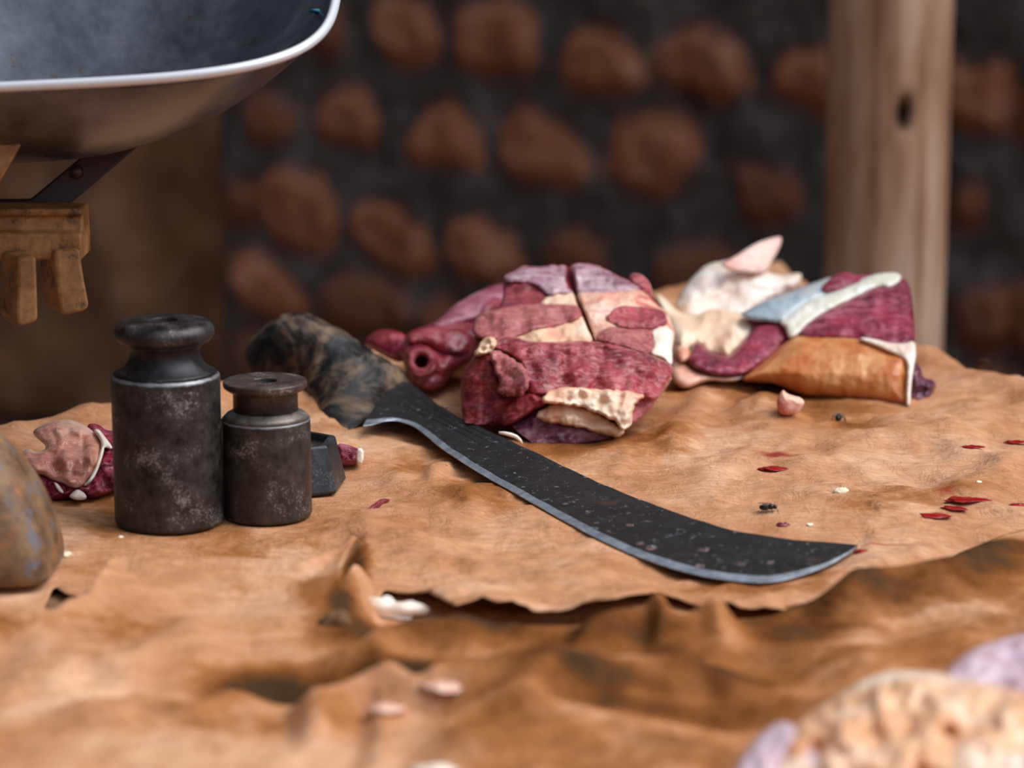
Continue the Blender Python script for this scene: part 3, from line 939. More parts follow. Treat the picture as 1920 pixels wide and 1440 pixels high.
    base = mh.ramp(n1, [(0.40, srgb(16, 16, 18)), (0.5, srgb(44, 37, 32)), (0.58, srgb(100, 80, 62)), (0.7, srgb(150, 126, 102))])
    mh.color(base); mh.rough(mh.ramp(n1, [(0.45, 0.22), (0.6, 0.6)]))
    mh.bump(n1, 0.8, 0.004)
    mesh_obj('handle', V, F, mh.m, t)
    return t
build_machete()

def ellipsoid(name, c, r, mat, parent=None, seg=20, rings=12, noise=0.0, seed=0, rotz=0.0, loc=None, flat_bottom=False):
    V, F = [], []
    cz, sz = math.cos(rotz), math.sin(rotz)
    for i in range(rings + 1):
        th = math.pi * i / rings
        for k in range(seg):
            g = 2 * math.pi * k / seg
            x, y, z = math.sin(th) * math.cos(g), math.sin(th) * math.sin(g), math.cos(th)
            f = 1 + noise * float(fbm(x * 1.7 + z, y * 1.7 - z, 2, seed))
            if flat_bottom: z = max(z, -0.15)
            x, y, z = x * r[0] * f, y * r[1] * f, z * r[2] * f
            V.append((c[0] + x * cz - y * sz, c[1] + x * sz + y * cz, c[2] + z))
    for i in range(rings):
        for k in range(seg):
            k2 = (k + 1) % seg
            F.append((i * seg + k, (i + 1) * seg + k, (i + 1) * seg + k2, i * seg + k2))
    return mesh_obj(name, V, F, mat, parent, loc=loc)

# ------------------------------------------------------------------ meat
DR, RD, PK = srgb(86, 10, 28), srgb(146, 30, 52), srgb(196, 86, 92)
M_MUSCLE = mat_muscle('raw_beef', srgb(88, 10, 26), srgb(162, 40, 60), srgb(212, 108, 116), (0, 0.35, 0.2), srgb(222, 160, 146), srgb(206, 140, 140), 0.5)
M_MUSCLE_D = mat_muscle('dark_raw_beef', srgb(70, 8, 20), srgb(122, 20, 40), srgb(160, 46, 62), (0, 0.9, 0.3), None, srgb(190, 96, 100), 0.35)
M_MUSCLE_P = mat_muscle('pale_raw_beef', srgb(140, 56, 62), srgb(180, 88, 92), srgb(204, 128, 122), (0, 0.1, 0.1), srgb(206, 132, 120), srgb(214, 160, 148), 0.4)
M_CRIMSON = mat_muscle('crimson_beef', srgb(82, 4, 30), srgb(130, 10, 46), srgb(166, 36, 70), (0, -0.35, 0.2), None, srgb(205, 120, 140), 0.45, (50, 260, 260))
M_SHANK = mat_muscle('membraned_red_beef', srgb(104, 16, 34), srgb(152, 40, 58), srgb(182, 84, 96), (0, -0.5, 0.3), None, srgb(204, 140, 150), 0.3, (20, 110, 110), 0.1, 0.26)
M_SILVER = mat_muscle('silverskin', srgb(122, 62, 80), srgb(168, 116, 134), srgb(206, 174, 182), (0, 0.1, 0.1), srgb(190, 80, 84), srgb(224, 204, 206), 0.4, (30, 160, 160), 0.1, 0.28)
M_PURPLE = mat_muscle('purple_membrane', srgb(58, 22, 44), srgb(98, 44, 70), srgb(146, 92, 104), (0, 0.1, 0.1), None, srgb(170, 120, 120), 0.3, (24, 110, 110), 0.08, 0.28)
M_FATY = mat_fat('cream_fat', srgb(224, 168, 132), srgb(238, 198, 164), srgb(246, 224, 204), srgb(220, 128, 112), 0.5, 26)
M_FATC = mat_fat('pale_cream_fat', srgb(234, 194, 158), srgb(244, 216, 186), srgb(250, 236, 218), srgb(226, 150, 124), 0.35, 24)
M_FATP = mat_fat('pink_fat', srgb(222, 150, 124), srgb(238, 190, 166), srgb(248, 226, 212), srgb(196, 74, 70), 0.75, 38)
M_FATW = mat_fat('white_fat', srgb(238, 212, 190), srgb(246, 230, 216), srgb(252, 244, 238), srgb(232, 168, 140), 0.35, 24)

def build_chunk():
    z = crop(860, 480, 3.79)
    def D(off=0.0):
        def f(X, Y):
            d = np.interp(Y, [490, 560, 640, 700, 780, 840], [1.815, 1.765, 1.712, 1.690, 1.672, 1.664])
            relief = 0.006 * fbm(X / 70, Y / 55, 2, 301) + 0.0013 * fbm(X / 24, Y / 20, 2, 302)
            cut = 0.0
            cl = [(770, 60, 5), (800, 170, 5.5), (825, 255, 3.5), (852, 330, 2.6), (888, 415, 2.4), (928, 515, 2.4), (960, 592, 1.6)]
            for i in range(len(cl) - 1):
                x0, y0, r0 = cl[i]; x1, y1, r1 = cl[i + 1]
                x0, y0, x1, y1 = 860 + x0 / 3.79, 480 + y0 / 3.79, 860 + x1 / 3.79, 480 + y1 / 3.79
                tt = np.clip(((X - x0) * (x1 - x0) + (Y - y0) * (y1 - y0)) / ((x1 - x0) ** 2 + (y1 - y0) ** 2), 0, 1)
                dd = np.hypot(X - x0 - tt * (x1 - x0), Y - y0 - tt * (y1 - y0))
                cut = np.maximum(cut, np.exp(-(dd / (r0 + (r1 - r0) * tt)) ** 2))
            relief = relief + 0.022 * cut
            return d + off * 0.75 + relief + np.interp(X, [860, 900, 1000, 1180, 1265], [0.022, 0.008, 0.0, 0.004, 0.022])
        return f
    zm = lambda X, Y: np.interp(X, [955, 1010], [0.0135, 0.0015])
    t = thing('beef_chunk', table(1060, 815), 'large raw beef chunk with deep cut and cream fat, resting on the machete blade', 'meat')
    body = [(60, 800), (120, 690), (110, 500), (300, 380), (330, 180), (460, 85), (760, 80), (900, 66), (1130, 155), (1330, 190), (1372, 290), (1480, 400), (1520, 560), (1515, 800), (1440, 960), (1300, 1130), (1200, 1230), (1000, 1270), (700, 1330), (440, 1320), (280, 1250), (120, 1270), (40, 1150)]
    slab('core', z(body), D(0.009), M_MUSCLE_D, t, zmin=zm, T=0.075, B=0.004, e=14, step=4, bump=0.002, seed=1, backe=70)
    P = lambda name, pts, mat, off, **k: slab(name, z(pts), D(off), mat, t, zmin=zm, grow=1.6, **{**dict(T=0.022, step=2.5, bump=0.0016, wl=22, jag=1.0), **k, 'e': 7, 'B': 0.004 + 0.25 * k.get('B', 0.0)})
    P('silverskin', [(320, 150), (350, 130), (420, 105), (460, 70), (500, 75), (560, 90), (640, 72), (720, 70), (762, 78), (764, 130), (752, 190), (790, 240), (815, 258), (760, 264), (690, 272), (640, 278), (600, 262), (560, 215), (510, 190), (440, 180), (370, 190), (330, 180)], M_SILVER, 0.006, T=0.05, B=.012, seed=2, jag=3)
    P('muscle', [(328, 190), (440, 178), (520, 190), (580, 235), (640, 275), (600, 310), (540, 335), (470, 330), (400, 340), (340, 300), (320, 230)], M_MUSCLE_D, 0.014, T=0.05, seed=3)
    P('silverskin', [(788, 78), (830, 55), (900, 58), (980, 70), (1060, 108), (1130, 148), (1200, 175), (1230, 200), (1300, 225), (1270, 255), (1180, 255), (1100, 265), (1000, 270), (900, 272), (850, 268), (832, 240), (824, 180), (820, 120)], M_SILVER, 0.004, T=0.05, B=.012, seed=4)
    P('muscle', [(1215, 140), (1260, 125), (1310, 145), (1350, 190), (1372, 250), (1368, 295), (1330, 280), (1285, 225), (1235, 195)], M_MUSCLE, 0.012, T=0.04, B=.014, seed=5, jag=0)
    P('fat_seam', [(560, 338), (620, 295), (680, 270), (760, 258), (822, 258), (845, 330), (852, 360), (780, 360), (700, 355), (620, 355)], M_FATY, 0.006, seed=6)
    P('muscle', [(95, 520), (110, 460), (160, 420), (190, 400), (280, 385), (360, 365), (480, 353), (600, 345), (720, 345), (830, 350), (868, 380), (885, 420), (835, 455), (760, 480), (680, 500), (600, 512), (520, 530), (460, 560), (380, 575), (300, 590), (220, 596), (160, 585), (115, 555)], M_MUSCLE_P, -0.002, B=.012, T=.06, seed=7)
    P('fat_seam', [(370, 585), (470, 548), (530, 518), (620, 500), (720, 478), (820, 448), (880, 412), (905, 470), (932, 530), (958, 596), (930, 620), (860, 620), (780, 612), (700, 620), (600, 618), (520, 622), (450, 610)], M_FATY, 0.001, B=.009, seed=8)
    P('fat_slab', [(842, 262), (920, 260), (1020, 263), (1100, 256), (1190, 245), (1280, 240), (1340, 278), (1375, 320), (1420, 365), (1480, 400), (1497, 450), (1522, 520), (1530, 560), (1515, 650), (1500, 740), (1440, 720), (1370, 705), (1290, 685), (1200, 650), (1100, 630), (1000, 612), (968, 596), (938, 520), (908, 440), (880, 370), (858, 310)], M_FATP, -0.001, B=.010, T=.06, seed=9)
    P('muscle', [(1040, 430), (1080, 410), (1105, 375), (1160, 355), (1250, 362), (1340, 368), (1420, 380), (1465, 405), (1485, 450), (1480, 490), (1430, 500), (1370, 520), (1290, 515), (1200, 515), (1120, 490), (1060, 465)], M_MUSCLE, -0.009, B=.006, T=.03, seed=10, lump=.004, lwl=30)
    P('muscle', [(965, 596), (1000, 545), (1060, 512), (1100, 505), (1180, 525), (1290, 520), (1362, 522), (1385, 580), (1388, 650), (1362, 700), (1290, 685), (1190, 650), (1090, 628)], M_MUSCLE_P, -0.010, B=.006, T=.03, seed=11)
    P('fat_corner', [(1365, 525), (1430, 502), (1490, 500), (1530, 560), (1508, 650), (1518, 765), (1500, 778), (1470, 745), (1440, 715), (1360, 698), (1390, 640)], M_FATW, -0.008, B=.010, T=.03, seed=12)
    P('muscle', [(262, 610), (320, 572), (420, 582), (500, 614), (620, 612), (750, 622), (850, 602), (950, 615), (1080, 622), (1200, 652), (1300, 688), (1400, 722), (1480, 760), (1522, 800), (1505, 850), (1480, 890), (1440, 960), (1385, 1040), (1320, 1000), (1250, 985), (1150, 975), (1000, 968), (850, 958), (720, 945), (650, 975), (600, 985), (495, 975), (480, 900), (490, 830), (450, 770), (380, 700), (300, 670), (250, 650)],
      M_MUSCLE, -0.012, B=.011, T=.06, e=26, seed=13, bump=.0014, wl=30, lump=.005, lwl=50)
    P('muscle', [(1225, 1090), (1250, 1040), (1300, 985), (1380, 985), (1440, 940), (1490, 880), (1515, 830), (1500, 890), (1445, 970), (1370, 1070), (1305, 1135), (1240, 1200), (1210, 1180)], M_MUSCLE, -0.004, T=.04, B=.008, seed=14)
    P('muscle_flap', [(225, 680), (280, 676), (340, 705), (400, 750), (465, 790), (492, 850), (498, 920), (450, 985), (420, 980), (410, 950), (390, 990), (360, 1000), (300, 970), (280, 950), (310, 920), (290, 870), (260, 800), (240, 740)], M_MUSCLE_P, -0.032, B=.014, T=.012, seed=15, jag=4.5)
    P('muscle', [(110, 720), (150, 690), (205, 690), (235, 740), (255, 800), (285, 880), (320, 950), (400, 985), (500, 970), (600, 985), (645, 1060), (540, 1080), (500, 1120), (430, 1160), (350, 1210), (290, 1270), (220, 1310), (140, 1285), (60, 1280), (35, 1190), (22, 1050), (18, 870), (55, 800)],
      mat_muscle('deep_red_beef', srgb(84, 8, 20), srgb(142, 26, 42), srgb(186, 66, 78), (0, 0.9, 0.3), srgb(176, 50, 56), srgb(206, 104, 100), 0.4), -0.006, B=.012, T=.05, e=30, seed=16, bump=.0012)
    P('fat_flap', [(600, 1000), (650, 960), (720, 935), (850, 938), (1000, 953), (1150, 958), (1250, 973), (1305, 985), (1312, 1020), (1265, 1030), (1230, 1080), (1238, 1160), (1200, 1240), (1150, 1230), (1130, 1170), (1040, 1140), (960, 1105), (870, 1065), (780, 1050), (680, 1050), (600, 1035)], M_FATY, -0.030, B=.012, T=.02, seed=17, jag=3.5, lump=.003, lwl=28)
    P('fat_flap', [(540, 1140), (600, 1095), (660, 1050), (780, 1040), (900, 1070), (1000, 1130), (1100, 1190), (1180, 1240), (1150, 1285), (1040, 1275), (960, 1245), (880, 1215), (780, 1195), (680, 1185), (600, 1170)], M_FATY, -0.010, B=.009, T=.03, seed=18, jag=3)
    P('membrane', [(330, 1240), (400, 1190), (480, 1150), (560, 1140), (700, 1180), (860, 1210), (1000, 1255), (1085, 1285), (1060, 1310), (900, 1330), (700, 1352), (540, 1362), (440, 1340), (380, 1305)], M_PURPLE, 0.002, B=.010, T=.05, seed=19)
    P('fat_nub', [(105, 690), (150, 650), (160, 610), (200, 578), (255, 578), (268, 620), (240, 675), (180, 695), (130, 715)], M_FATY, -0.018, B=.010, T=.03, seed=20, lump=.006, lwl=14)
    P('muscle', [(60, 1240), (100, 1225), (200, 1250), (250, 1290), (200, 1312), (130, 1292), (60, 1290), (40, 1265)], M_FATP, -0.004, B=.006, T=.02, e=8, seed=22)
    pts = [unproject(860 + x / 3.79, 480 + y / 3.79, 1.648) for x, y in [(285, 1255), (330, 1260), (370, 1270), (410, 1285), (438, 1310), (452, 1335)]]
    tube('sinew', pts, [.0008, .0011, .0013, .0012, .0010, .0006], M_FATW, t)
build_chunk()

def build_shank():
    z = crop(660, 470, 3.0)
    t = thing('beef_shank', table(800, 735), 'dark red membraned beef piece with a round vessel hole, behind the machete handle', 'meat')
    D = lambda X, Y: np.interp(Y, [530, 620, 735], [1.90, 1.84, 1.805]) + np.interp(X, [680, 760, 900, 1000], [0.02, 0.0, 0.01, 0.02])
    main = [(275, 520), (300, 480), (330, 450), (440, 415), (500, 385), (560, 322), (640, 270), (760, 208), (850, 178), (900, 200), (960, 260), (1000, 300), (980, 330), (850, 360), (780, 400), (730, 460), (740, 540), (710, 600), (680, 625), (620, 660), (560, 690), (520, 760), (430, 800), (350, 772), (315, 720), (318, 690), (275, 610), (258, 560)]
    hx, hy = 660 + 390 / 3, 470 + 627 / 3
    slab('muscle', z(main), D, M_SHANK, t, T=.06, B=.02, e=34, step=3, bump=.0018, seed=30, wl=34, dents=[(hx, hy, 20, .030)], lump=.006, lwl=60, backe=60)
    slab('muscle', z([(55, 525), (100, 470), (160, 445), (230, 443), (300, 468), (320, 520), (300, 620), (260, 630), (200, 605), (130, 565)]), lambda X, Y: D(X, Y) + .012, M_SHANK, t, T=.04, B=.014, e=24, seed=31)
    slab('muscle', z([(300, 480), (380, 440), (520, 410), (640, 440), (690, 500), (660, 590), (560, 600), (480, 560), (400, 520), (320, 540)]), lambda X, Y: D(X, Y) - .016, M_SHANK, t, T=.03, B=.010, e=26, seed=32, wl=30)
    slab('long_muscle', z([(430, 430), (500, 378), (560, 318), (640, 266), (760, 206), (850, 178), (880, 230), (870, 310), (760, 350), (690, 390), (600, 420), (500, 440)]), lambda X, Y: D(X, Y) - .012, mat_muscle('pink_purple_beef', srgb(112, 36, 58), srgb(152, 70, 92), srgb(190, 128, 140), (0, -0.5, 0.3), None, srgb(210, 160, 170), .3, (20, 130, 130)), t, T=.04, B=.012, e=26, seed=33)
    rp = []
    for k in range(25):
        a = 2 * math.pi * k / 24
        rp.append(unproject(hx + 20 * math.cos(a), hy + 19 * math.sin(a), float(D(hx, hy)) - .021 - .003 * math.sin(a)))
    tube('vessel_rim', rp, .0028, mat_muscle('vessel_wall', srgb(140, 40, 54), srgb(170, 66, 76), srgb(196, 110, 112)), t, 12)
build_shank()

def build_right_meat():
    z = crop(1200, 420, 3.2)
    t = thing('fat_trimming', table(1360, 690), 'lump of white and cream beef fat with a pointed flap behind the beef chunk', 'fat')
    D = lambda X, Y: np.interp(Y, [440, 560, 620, 730], [2.0, 1.95, 1.90, 1.84])
    slab('fat_lobe', z([(208, 480), (240, 410), (300, 340), (350, 280), (420, 235), (500, 220), (560, 220), (660, 240), (750, 280), (800, 300), (860, 310), (940, 290), (972, 300), (970, 350), (940, 395), (880, 420), (800, 450), (720, 490), (640, 545), (580, 560), (480, 560), (400, 560), (330, 570), (250, 560)]), D, M_FATW, t, T=.06, B=.02, e=34, bump=.0015, wl=22, lump=.007, lwl=55, seed=40, jag=1.5, backe=50)
    slab('pointed_flap', z([(470, 240), (560, 200), (620, 160), (700, 110), (780, 85), (838, 72), (852, 85), (848, 120), (820, 180), (790, 230), (760, 285), (700, 300), (620, 290), (540, 280)]), lambda X, Y: D(X, Y) - .016 + .02 * (X - 1450) / 60, mat_fat('pale_pink_fat', srgb(226, 172, 160), srgb(238, 200, 186), srgb(246, 224, 212), srgb(220, 140, 134), 0.6, 18), t, T=.012, B=.006, e=20, seed=41)
    slab('fat_fold', z([(78, 430), (120, 418), (160, 455), (210, 510), (270, 545), (340, 548), (400, 515), (480, 498), (540, 525), (640, 555), (692, 590), (685, 635), (630, 705), (565, 785), (520, 815), (460, 790), (380, 765), (340, 730), (300, 750), (275, 820), (230, 840), (195, 800), (175, 700), (150, 560), (105, 500)]), lambda X, Y: D(X, Y) - .035, M_FATC, t, T=.05, B=.015, e=26, bump=.0015, seed=42, lump=.007, lwl=46, jag=1)
    slab('fat_fold', z([(195, 790), (265, 820), (330, 875), (440, 905), (560, 915), (645, 895), (600, 942), (500, 948), (420, 938), (350, 962), (290, 988), (235, 980), (185, 930), (175, 860)]), lambda X, Y: D(X, Y) - .04, M_FATP, t, T=.04, B=.010, e=16, seed=43)
    slab('fat_nub', z([(210, 740), (250, 730), (295, 745), (305, 790), (270, 830), (225, 825)]), lambda X, Y: D(X, Y) - .055, M_FATP, t, T=.02, B=.008, e=14, seed=47)
    slab('muscle_strip', z([(275, 820), (300, 770), (330, 713), (360, 720), (390, 755), (460, 788), (535, 805), (590, 750), (640, 690), (700, 620), (760, 588), (830, 578), (885, 615), (893, 670), (862, 722), (800, 782), (730, 835), (660, 885), (580, 902), (480, 908), (390, 893), (330, 865)]), lambda X, Y: D(X, Y) - .05, M_CRIMSON, t, T=.03, B=.010, e=18, seed=44, grow=1.8, jag=1)

    t = thing('skin_on_beef', table(1590, 760), 'thick beef cut with tan outer skin, crimson face and blue-white tendon', 'meat')
    D = lambda X, Y: np.interp(Y, [500, 560, 640, 700, 770], [1.90, 1.862, 1.815, 1.792, 1.782]) + np.interp(X, [1400, 1700], [.02, 0])
    slab('core', z([(620, 545), (800, 440), (1080, 345), (1240, 305), (1480, 302), (1600, 345), (1635, 540), (1645, 800), (1610, 1080), (1300, 1045), (1000, 1020), (760, 940), (640, 890), (700, 640)]), lambda X, Y: D(X, Y) + .012, M_CRIMSON, t, T=.07, B=.004, e=30, step=4, seed=50, backe=60)
    slab('silverskin', z([(600, 545), (650, 520), (720, 475), (810, 440), (900, 410), (990, 375), (1080, 345), (1150, 318), (1250, 350), (1200, 400), (1060, 455), (970, 500), (900, 570), (840, 600), (760, 580), (690, 580)]), D, mat_fat('blue_silverskin', srgb(128, 146, 158), srgb(168, 184, 194), srgb(206, 208, 198), srgb(196, 160, 180), 0.5, 26, .25), t, T=.03, B=.010, e=18, seed=51, grow=1.8)
    slab('muscle', z([(1080, 380), (1130, 340), (1200, 298), (1240, 293), (1310, 322), (1335, 345), (1250, 382), (1150, 412), (1090, 408)]), lambda X, Y: D(X, Y) - .006, M_CRIMSON, t, T=.03, B=.010, seed=52, grow=1.8)
    slab('tendon', z([(830, 590), (900, 550), (960, 490), (1060, 445), (1180, 402), (1300, 348), (1400, 308), (1480, 296), (1558, 298), (1565, 345), (1500, 385), (1440, 372), (1350, 412), (1250, 460), (1150, 510), (1060, 560), (985, 620), (940, 670), (890, 690), (880, 625)]), lambda X, Y: D(X, Y) - .006, mat_fat('white_tendon', srgb(208, 204, 180), srgb(228, 222, 204), srgb(246, 244, 240), srgb(210, 206, 220), 0.4), t, T=.03, B=.008, e=14, seed=53, grow=1.8)
    slab('muscle', z([(945, 650), (990, 600), (1060, 550), (1150, 500), (1250, 450), (1350, 400), (1440, 352), (1490, 380), (1560, 322), (1600, 340), (1622, 420), (1634, 540), (1642, 640), (1645, 715), (1560, 728), (1480, 735), (1400, 712), (1280, 692), (1150, 685), (1050, 690), (970, 680)]), lambda X, Y: D(X, Y) - .004, M_CRIMSON, t, T=.05, B=.010, e=20, bump=.0014, seed=54, grow=1.8, lump=.003, lwl=40)
    sk = Mat('tan_outer_skin', 0.3)
    n1 = sk.noise(1, 4, 0.6, sk.coord((55, 55, 12)), 0.5); n2 = sk.noise(24, 4, 0.6)
    sk.color(sk.mix(sk.ramp(n1, [(0.4, 0.0), (0.62, 0.8)]), sk.ramp(n2, [(0.3, srgb(198, 120, 62)), (0.5, srgb(220, 156, 100)), (0.7, srgb(236, 186, 136))]), srgb(190, 98, 40)))
    sk.b.inputs['Subsurface Weight'].default_value = 0.1; sk.b.inputs['Subsurface Radius'].default_value = (.005, .002, .001); sk.b.inputs['Subsurface Scale'].default_value = 1
    sk.bump(n1, 0.5, 0.003)
    slab('outer_skin', z([(890, 700), (950, 668), (1050, 676), (1150, 676), (1280, 682), (1400, 700), (1500, 735), (1640, 740), (1648, 790), (1635, 860), (1617, 960), (1615, 1097), (1560, 1095), (1450, 1075), (1300, 1055), (1150, 1045), (1050, 1035), (1000, 1035), (940, 1010), (860, 975), (800, 950), (700, 945), (600, 938), (660, 890), (740, 830), (810, 775)]), lambda X, Y: D(X, Y) - .002, sk.m, t, T=.05, B=.022, e=46, bump=.001, seed=55, grow=1.8)
    slab('fat_edge', z([(1300, 682), (1400, 692), (1500, 722), (1600, 722), (1640, 700), (1655, 760), (1640, 850), (1622, 960), (1617, 1090), (1600, 1090), (1604, 960), (1610, 830), (1560, 790), (1500, 765), (1400, 720)]), lambda X, Y: D(X, Y) - .020, M_FATW, t, T=.025, B=.004, e=8, step=2, seed=56, grow=1.8)
    slab('membrane', z([(1640, 810), (1690, 870), (1700, 920), (1740, 930), (1782, 950), (1765, 1000), (1745, 1050), (1700, 1102), (1660, 1112), (1615, 1098), (1600, 960)]), lambda X, Y: D(X, Y) + .006, M_PURPLE, t, T=.03, B=.012, e=16, bump=.004, wl=14, seed=57, jag=2)
build_right_meat()

def build_left_scrap():
    z = crop(0, 740, 3.79)
    t = thing('beef_scrap', table(150, 940), 'scrap of dark beef topped with a curled pink slice, left of the tall weight', 'meat')
    D = lambda X, Y: np.interp(Y, [780, 860, 945], [1.60, 1.56, 1.525])
    slab('muscle', z([(60, 540), (180, 600), (170, 640), (220, 705), (265, 765), (300, 772), (380, 758), (500, 742), (600, 742), (680, 742), (760, 712), (840, 665), (930, 640), (1000, 560), (990, 400), (930, 270), (860, 240), (760, 262), (700, 205), (610, 205), (640, 300), (600, 450), (400, 520), (200, 520)]), D, M_CRIMSON, t, T=.05, B=.016, e=26, bump=.0026, seed=70, lump=.004, lwl=22)
    slab('pink_slice', z([(0, 445), (100, 430), (160, 400), (210, 378), (250, 408), (310, 400), (330, 370), (290, 330), (240, 290), (233, 255), (290, 220), (380, 185), (490, 172), (560, 196), (640, 240), (690, 290), (725, 340), (722, 400), (695, 500), (655, 580), (600, 645), (560, 668), (500, 662), (440, 628), (370, 608), (300, 572), (200, 560), (100, 510), (20, 480)]), lambda X, Y: D(X, Y) - .016,
         mat_muscle('pale_pink_meat', srgb(166, 92, 78), srgb(200, 132, 112), srgb(222, 172, 152), (0, 0.6, 0.2), srgb(226, 186, 170), srgb(232, 196, 180), .3, (18, 70, 70)), t, T=.02, B=.012, e=24, seed=71, lump=.006, lwl=36)
    slab('fat_strip', z([(580, 650), (620, 620), (665, 540), (700, 440), (725, 350), (690, 290), (660, 250), (700, 240), (740, 290), (805, 375), (790, 392), (745, 370), (735, 420), (705, 520), (665, 600), (620, 645)]), lambda X, Y: D(X, Y) - .024, M_FATW, t, T=.012, B=.004, e=6, step=2, seed=72)
    slab('fat_nub', z([(485, 722), (520, 690), (555, 668), (605, 700), (622, 740), (570, 752), (520, 745)]), lambda X, Y: D(X, Y) - .02, M_FATW, t, T=.01, B=.005, e=8, step=2, seed=73)
    slab('fat_sliver', z([(380, 618), (410, 630), (445, 670), (455, 705), (425, 695), (395, 660)]), lambda X, Y: D(X, Y) - .019, M_FATW, t, T=.006, B=.003, e=5, step=1.5, seed=74)
build_left_scrap()

# ------------------------------------------------------------------ balance scale and its pan
def mat_ochre():
    m = Mat('worn_ochre_paint', 0.45)
    n1 = m.noise(50, 5, 0.7)
    base = m.ramp(n1, [(0.3, srgb(104, 66, 32)), (0.5, srgb(152, 102, 58)), (0.7, srgb(190, 138, 90))])
    base = m.mix(m.ramp(m.noise(75, 5, 0.75, m.coord((1, 1, 1), (1, 2, 3))), [(0.54, 0.0), (0.64, 0.85)]), base, srgb(58, 44, 34))
    m.color(base); m.bump(n1, 0.4, 0.001)
    return m.m
M_OCHRE = mat_ochre()

def xz_prism(name, pts, d, back, mat, parent, bevel=0.0015):
    return prism(name, [unproject(x, y, d) for x, y in pts], back, mat, parent, bevel)

def build_scale():
    b0 = table(-105, 1108)
    cy = table(0, 1106)[1] + 0.040
    t = thing('balance_scale', (b0[0] - 0.1, cy, TZ + 0.001), 'ochre painted iron balance scale at the left edge with a rusty rounded base', 'scale')
    # rounded base
    d0 = 1.385
    cx = float(unproject(-103, 1100, d0)[0]); a, bz, ry = 0.0575, 0.083, 0.040
    V, F = [], []
    xs = [cx - 0.42 + 0.42 * k / 12 for k in range(12)] + [cx + a * math.sin(math.pi / 2 * k / 24) for k in range(25)]
    seg = 48
    for x in xs:
        f = math.sqrt(max(0.0, 1 - ((x - cx) / a) ** 2)) if x > cx else 1.0
        f = max(f, 0.004)
        fy = max(0.02, 1 - max(0.0, (x - cx) / a) ** 7) ** (1 / 7)
        for k in range(seg + 1):
            g = math.pi * k / seg
            V.append((x, cy - ry * fy * math.cos(g), TZ + 0.0012 + bz * f * abs(math.sin(g)) ** 0.8))
    W = seg + 1
    for i in range(len(xs) - 1):
        for k in range(seg):
            q = i * W + k
            F.append((q, q + W, q + W + 1, q + 1))
        F.append((i * W + seg, (i + 1) * W + seg, (i + 1) * W, i * W))
    F.append(tuple(range(W))); F.append(tuple(reversed([(len(xs) - 1) * W + k for k in range(W)])))
    m = Mat('rusty_flaking_paint', 0.6, 0.1)
    n1 = m.noise(40, 5, 0.7); n2 = m.noise(70, 4, 0.7, m.coord((1, 1, 1), (1, 1, 1)))
    base = m.ramp(n1, [(0.35, srgb(84, 58, 40)), (0.5, srgb(124, 92, 64)), (0.65, srgb(150, 114, 78))])
    base = m.mix(m.ramp(n2, [(0.54, 0.0), (0.62, 0.7)]), base, srgb(98, 102, 114))
    base = m.mix(m.ramp(n2, [(0.34, 0.7), (0.42, 0.0)]), base, srgb(168, 96, 48))
    m.color(base); m.bump(n1, 0.5, 0.002)
    mesh_obj('base', V, F, m.m, t)
    # column and beam
    D = 1.50
    zt = lambda y, d=D: float(unproject(0, y, d)[2])
    yb = float(unproject(0, 460, D)[1])
    xr = lambda x: float(unproject(x, 460, D)[0])
    def box(name, x0, x1, y0, y1, z0, z1, mat, bevel=0.0025):
        return prism(name, [(x0, y0, z0), (x1, y0, z0), (x1, y0, z1), (x0, y0, z1)], (0, y1 - y0, 0), mat, t, bevel)
    box('column', cx - 0.24, cx - 0.20, cy - 0.02, cy + 0.02, TZ + 0.07, zt(492), M_OCHRE)
    # beam: grooved cast bar
    z0, z1, z2, z3 = zt(489), zt(437), zt(408), zt(391)
    pr = [(0, z0), (0, z1), (0.006, z1 + 0.001), (0.007, z2), (0.004, z2 + 0.001), (0.004, z3), (0.030, z3), (0.034, z0)]
    prism('beam', [(cx - 0.30, yb + a_, z_) for a_, z_ in pr], (xr(153) - cx + 0.30, 0, 0), M_OCHRE, t, 0.0016)
    xz_prism('stop_lug', [(103, 470), (150, 466), (158, 520), (168, 572), (162, 583), (122, 592), (112, 584), (106, 525)], 1.495, (-0.014, 0.026, 0), M_OCHRE, t, 0.002)
    xz_prism('stop_lug', [(32, 484), (68, 480), (70, 520), (72, 598), (66, 606), (38, 614), (32, 606)], 1.475, (-0.014, 0.026, 0), M_OCHRE, t, 0.002)
    # cradle arms holding the pan
    dk = simple('dark_red_brown_paint', srgb(52, 26, 20), 0.45)
    arm = xz_prism('cradle_arm', [(196, 258), (272, 238), (282, 256), (120, 393), (-170, 396), (-170, 374), (56, 374)], 1.53, (0, 0.005, 0), dk, t, 0.0012)
    mesh_bolt = unproject(142, 322, 1.528)
    o = ellipsoid('bolt', mesh_bolt, (.0042, .004, .0042), dk, arm, 14, 8)
    xz_prism('cradle_arm', [(-60, 212), (34, 212), (46, 226), (44, 262), (2, 336), (-30, 396), (-110, 396), (-52, 300)], 1.46, (0, 0.005, 0), M_OCHRE, t, 0.0012)
    xz_prism('cradle_arm', [(-290, 220), (-210, 250), (-150, 374), (-150, 396), (-200, 396)], 1.53, (0, 0.005, 0), dk, t, 0.0012)

    # the pan lies in the cradle
    c = unproject(58, -6, 1.53)
    p = thing('scale_pan', c - np.array([0, 0, .06]), 'dark steel scale pan with a bright rim, held in the ochre scale', 'pan')
    Rm = np.array(Matrix.Rotation(math.radians(-2.6), 3, 'Y') @ Matrix.Rotation(math.radians(15.5), 3, 'X'))
    AX, AY, DP = 0.178, 0.146, 0.088
